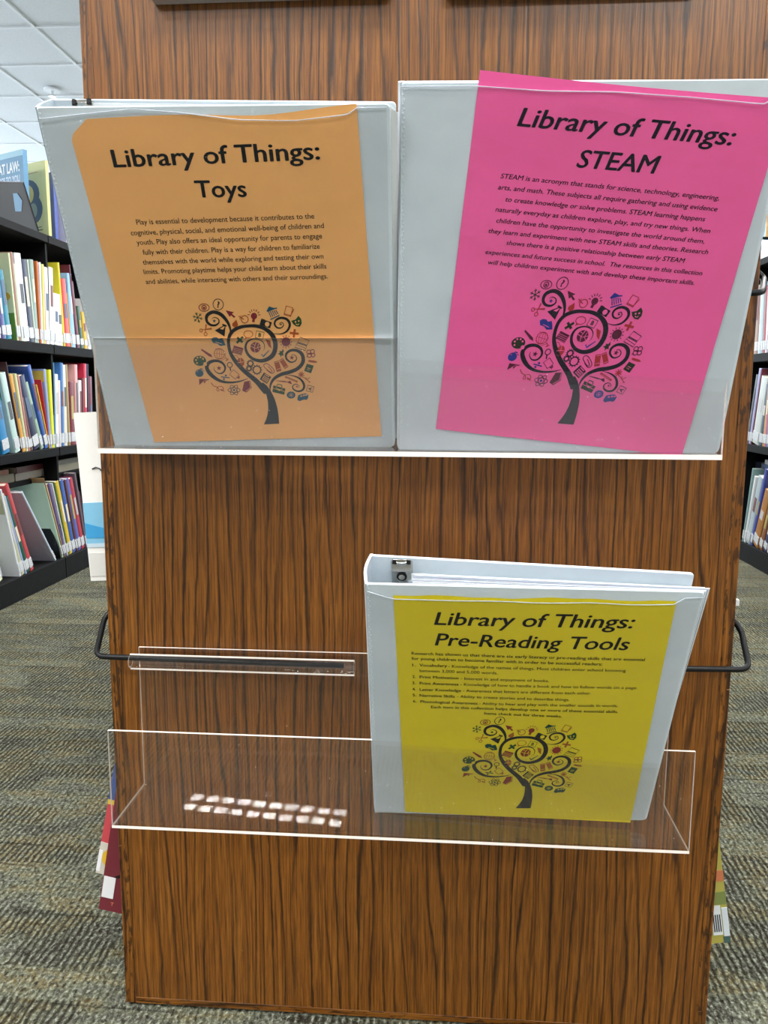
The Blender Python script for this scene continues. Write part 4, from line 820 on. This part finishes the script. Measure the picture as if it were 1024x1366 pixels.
# books lying flat at the back between the lower shelves
for k, (ya, yb, z, th, col, nm) in enumerate([(1.10, 1.34, .3685, .022, '20284a', 'navy'), (1.35, 1.50, .3685, .030, '3a3c40', 'charcoal'), (1.02, 1.16, .3685, .026, '606468', 'grey'), (1.02, 1.25, .3950, .018, 'b8a070', 'tan'),
        (1.26, 1.46, .3990, .014, '8a8a80', 'grey-green'), (1.52, 1.75, .3685, .028, '8c8470', 'beige'), (1.52, 1.72, .3970, .016, 'a85c28', 'orange'), (1.76, 2.0, .3685, .024, '9a948a', 'stone grey'), (1.77, 1.98, .3930, .020, '6a3038', 'maroon'), (2.01, 2.25, .3685, .026, 'b0a890', 'sand'), (2.02, 2.22, .3950, .018, '7a7468', 'taupe')]):
    t = empty('picture_book', (-1.395, ya, z), f'{nm} book lying flat under the middle shelf of the left bookcase', 'book', 'books lying flat in the left bookcase')
    b = MB(); e = .0015
    for z0, z1 in ((z, z + e), (z + th - e, z + th)): b.box(-1.575, -1.395, ya, yb, z0, z1, mat('cover_' + col, col, .35))
    b.box(-1.397, -1.395, ya, yb, z + e, z + th - e, mat('cover_' + col)); b.build('cover', t)
    b = MB(); b.box(-1.574, -1.3975, ya + .003, yb - .003, z + e, z + th - e, PAGES); b.build('page_block', t)
for k, (ya, yb, z, th, col, nm) in enumerate([(2.30, 2.52, .3685, .022, '4a6a9a', 'blue'), (2.32, 2.50, .3915, .018, 'dcd8dc', 'white'), (2.10, 2.28, .3685, .024, 'c08a90', 'pink'), (2.54, 2.74, .3685, .026, '2a3048', 'dark blue')]):
    t = empty('picture_book', (1.27, ya, z), f'{nm} book lying flat under the middle shelf of the right bookcase', 'book', 'books lying flat in the right bookcase')
    b = MB(); e = .0015
    for z0, z1 in ((z, z + e), (z + th - e, z + th)): b.box(1.27, 1.45, ya, yb, z0, z1, mat('cover_' + col, col, .35))
    b.box(1.27, 1.272, ya, yb, z + e, z + th - e, mat('cover_' + col)); b.build('cover', t)
    b = MB(); b.box(1.2725, 1.449, ya + .003, yb - .003, z + e, z + th - e, PAGES); b.build('page_block', t)

# display on top of the left bookcase
TZ = 1.182
def cover_book(name, label, col, w, h, th, loc, rz, group, lean=0):
    """face-out book: front cover faces -y, right edge at x=0"""
    t = empty(name, loc, label, 'book', group); t.rotation_euler = (math.radians(lean), 0, math.radians(rz)); t['_org'] = (0, 0, 0)
    cm = mat('cover_' + col, col, .3, 0, .5); b = MB()
    b.box(-w, 0, 0, .002, 0, h, cm); b.box(-w, 0, th - .002, th, 0, h, cm); b.box(-.0035, 0, .002, th - .002, 0, h, cm); b.build('cover', t)
    b = MB(); b.box(-w + .003, -.0036, .0022, th - .0022, .002, h - .002, PAGES); b.build('page_block', t)
    return t
def flat(t, pts, col, name='cover_print', d=.0005):
    b = MB(); b.hexa([(x, -d, z) for x, z in pts], [(x, .0003, z) for x, z in pts], mat('print_' + col, col, .4)); return b.build(name, t)
def words(t, s, x1, z, hgt, width, col, name='cover_lettering', d=.0009):
    vs, fs = glyphs(s, .03, 0); m1 = max(v[0] for v in vs); k = width / m1; kz = hgt / CAPH; b = MB()
    b.mesh([(x1 - width + v[0] * k, -d, z + v[1] * kz) for v in vs], fs, mat('print_' + col, col, .4)); b.build(name, t)
A = cover_book('picture_book', 'blue book with white capital lettering standing on top of the left bookcase', '5f8cae',   .222, .250, .016, (-1.362, 1.866, TZ), -28, 'books on top of the left bookcase')
flat(A, [(-.222, .232), (-.0, .232), (-.0, .250), (-.222, .250)], '9cc4d8')
words(A, 'THAT LAW:', -.020, .186, .030, .150, 'e8f0f4'); words(A, 'BELONGS TO YOU', -.020, .153, .021, .165, 'ccdcec'); words(A, 'STORY', -.03, .125, .014, .07, 'ccdcec')
Bk = cover_book('picture_book', 'yellow-green book with round pictures on a blue shape, top of left bookcase', 'c4c68c', .20, .242, .012, (-1.336, 1.962, TZ), -26, 'books on top of the left bookcase')
flat(Bk, ell(-.095, .14, .058, .050, 18), '2c4a5e', d=.0005); flat(Bk, ell(-.075, .092, .050, .048, 18), '2c4a5e', d=.0006); flat(Bk, ell(-.094, .142, .028, .030, 16), 'cbb660', d=.0009); flat(Bk, ell(-.072, .088, .020, .024, 16), '7a8a7a', d=.0009)
flat(Bk, [(-.12, .205), (-.04, .208), (-.04, .211), (-.12, .208)], 'b08a60'); flat(Bk, [(-.07, .02), (-.03, .02), (-.03, .024), (-.07, .024)], '5a6a50'); flat(Bk, [(-.068, .03), (-.034, .03), (-.034, .033), (-.068, .033)], '5a6a50')
cover_book('picture_book', 'thin navy-edged book behind the yellow-green one on top of the left bookcase', '5866a8', .19, .222, .012, (-1.345, 2.03, TZ), -24, 'books on top of the left bookcase')
cover_book('picture_book', 'pale lilac book furthest along the top of the left bookcase', 'c2c2d2', .20, .20, .014, (-1.337, 2.09, TZ), -10, 'books on top of the left bookcase')
cover_book('picture_book', 'soft grey book behind the lilac one on top of the left bookcase', 'a8b0bc', .22, .19, .014, (-1.337, 2.16, TZ), -6, 'books on top of the left bookcase')
# black display plate with a hand slot, standing along the front edge
b = MB(); x = -1.3395
O = [(1.30, 1.1825), (1.892, 1.1825), (1.820, 1.3140), (1.40, 1.214 + .0)]
O = [(1.32, 1.1825), (1.8990, 1.1825), (1.8170, 1.3180), (1.32, 1.2000)]
Hh = [(1.7560, 1.2160), (1.8000, 1.2250), (1.8080, 1.2600), (1.7800, 1.2760), (1.7480, 1.2680)]
bm_pts = O; N = 4
def plate(xa, xb):
    m = BLACKM
    # outline joined to the slot: quads round the hole
    ring_o = [(1.32, 1.1825), (1.8990, 1.1825), (1.8990, 1.1825), (1.8170, 1.3180), (1.32, 1.2000)]
    for X_ in (xa, xb):
        for i in range(5):
            j = (i + 1) % 5; b.face([(X_, *ring_o[i]), (X_, *ring_o[j]), (X_, *Hh[j]), (X_, *Hh[i])], m)
    for P_ in (O, Hh):
        for i in range(len(P_)):
            j = (i + 1) % len(P_); b.face([(xa, *P_[i]), (xa, *P_[j]), (xb, *P_[j]), (xb, *P_[i])], m)
plate(x - .003, x)
b.tube([(x, 1.8170, 1.3180), (x, 1.8990, 1.184)], .0018, mat('dark_rim', '4a4c54', .35, .6), 8); b.tube([(x, 1.32, 1.2000), (x, 1.8170, 1.3180)], .0018, mat('dark_rim'), 8)
b.box(x - .12, x - .003, 1.45, 1.89, 1.182, 1.1835, BLACKM)
tag(b.build('display_stand', origin=(x, 1.6, 1.182)), 'black metal display stand with a hand slot on top of the left bookcase', 'display stand')

# right: face-out book and stand on top of the right bookcase
Cb = cover_book('picture_book', 'blue and orange picture book on top of the right bookcase', '8cc0dc', .20, .20, .012, (1.272, 2.182, 1.1835), 12, 'books on top of the right bookcase')
flat(Cb, [(-.2, 0), (0, 0), (0, .04), (-.05, .075), (-.2, .085)], 'd0a468'); flat(Cb, [(-.2, .088), (-.06, .08), (0, .12), (-.1, .15), (-.2, .14)], '3a70b0', d=.0007)
b = MB()
for dx in (0, .02): b.tube([(1.10 + dx, 2.145, 1.183), (1.075 + dx, 2.165, 1.28), (1.075 + dx, 2.17, 1.30)], .004, BLACKM, 8)
b.tube([(1.06, 2.14, 1.1870), (1.26, 2.14, 1.1870)], .004, BLACKM, 8)
tag(b.build('wire_easel', origin=(1.1, 2.15, 1.183)), 'black wire easel before the blue and orange book, right bookcase top', 'easel')

# books of the oak unit itself that stick out past its end panel
def end_book(label, col, x, y, z, w, h, th, ry, rz=0, group=None):
    """near cover faces the camera; outer (spine) edge at local x=0, body goes inwards"""
    t = empty('picture_book', (x, y, z), label, 'book', group); t['_org'] = (0, 0, 0)
    sgn = 1 if w > 0 else -1; cm = mat('cover_' + col, col, .35, 0, .5); b = MB()
    lo = lambda a, c: (min(a, c), max(a, c))
    b.box(*lo(0, w), 0, .0018, 0, h, cm); b.box(*lo(0, w), th - .0018, th, 0, h, cm); b.box(*lo(0, sgn * .003), .0018, th - .0018, 0, h, cm); b.build('cover', t)
    b = MB(); b.box(*lo(sgn * .0032, w - sgn * .003), .002, th - .002, .002, h - .002, PAGES); b.build('page_block', t)
    t.rotation_euler = (0, math.radians(ry), rz); return t
g = 'books on the oak unit showing past its left edge'
Wb = end_book('white book with a blue watercolour band, past the left edge of the oak unit', 'e2e2de', -.3672, .034, .4665, .19, .176, .012, -3.2)
flat(Wb, [(0, .040), (.10, .040), (.10, .083), (0, .083)], '7ab4d2'); flat(Wb, [(0, .046), (.10, .043), (.10, .060), (.02, .056), (0, .062)], '3a94c8', d=.0008); flat(Wb, [(0, .036), (.10, .034), (.10, .040), (0, .040)], 'b8ccd8', d=.0006)
b = MB(); P0 = [(.014, .118), (.018, .1195), (.022, .118), (.026, .1125)]
b.tube([(x_, -.0006, z_) for x_, z_ in P0], .0007, mat('print_20242c', '20242c', .5), 6); b.build('cover_print', Wb)
flat(Wb, [(.001, .005), (.05, .005), (.05, .030), (.001, .030)], 'd0d0cc')
Mb = end_book('maroon book with a white spine sticker low on the oak unit, past its left edge', '6a2630', -.3800, .040, .0845, .19, .22, .010, 10.5)
flat(Mb, [(.001, .016), (.0145, .016), (.0145, .042), (.001, .042)], 'dcdee0', 'spine_sticker'); words(Mb, 'T', .0165, .008, .004, .0035, 'c07850')
flat(Mb, [(.012, .043), (.018, .043), (.03, .050), (.03, .055)], '181012', d=.0008)
Rb = end_book('red picture book behind the maroon one, low on the oak unit', 'c04850', -.3935, .066, .1120, .19, .25, .010, 12)
flat(Rb, [(0, .0), (.05, 0), (.05, .036), (0, .040)], 'c8c4b8'); flat(Rb, ell(.016, .022, .012, .012), 'd8b030', d=.0008); flat(Rb, [(0, .088), (.08, .088), (.08, .094), (0, .094)], 'd8b840'); flat(Rb, [(0, .094), (.08, .094), (.08, .14), (0, .14)], '405890')
flat(Rb, [(0, .003), (.0045, .003), (.0045, .03), (0, .03)], 'e8e8ea', 'spine_sticker', .0009)
Gb = end_book('yellow-green book with a barcode sticker low on the oak unit, past its right edge', 'b0a850', .3160, .040, .0845, -.19, .20, .010, -9.5)
flat(Gb, [(-.006, .008), (0, .008), (0, .041), (-.006, .041)], 'd4dee6', 'spine_sticker', .0009); flat(Gb, [(-.017, .010), (-.007, .010), (-.007, .044), (-.017, .044)], 'dfe6ea', 'barcode_sticker', .0009)
for k in range(4): flat(Gb, [(-.0158 + k * .0022, .014), (-.0147 + k * .0022, .014), (-.0147 + k * .0022, .034), (-.0158 + k * .0022, .034)], '20242c', 'barcode', .0013)
flat(Gb, [(-.007, 0), (0, 0), (0, .0075), (-.007, .0075)], '44605c', d=.0007); flat(Gb, [(-.03, .045), (0, .045), (0, .06), (-.03, .058)], '7c8a4c', d=.0007); flat(Gb, [(-.03, .072), (0, .072), (0, .084), (-.03, .084)], 'c87850', d=.0007)
end_book('small white book corner showing past the right edge of the oak unit', 'e6e6e8', .2995, .040, .4545, -.15, .006, .006, 0)

for o in sc.objects:
    if '_org' in o: del o['_org']
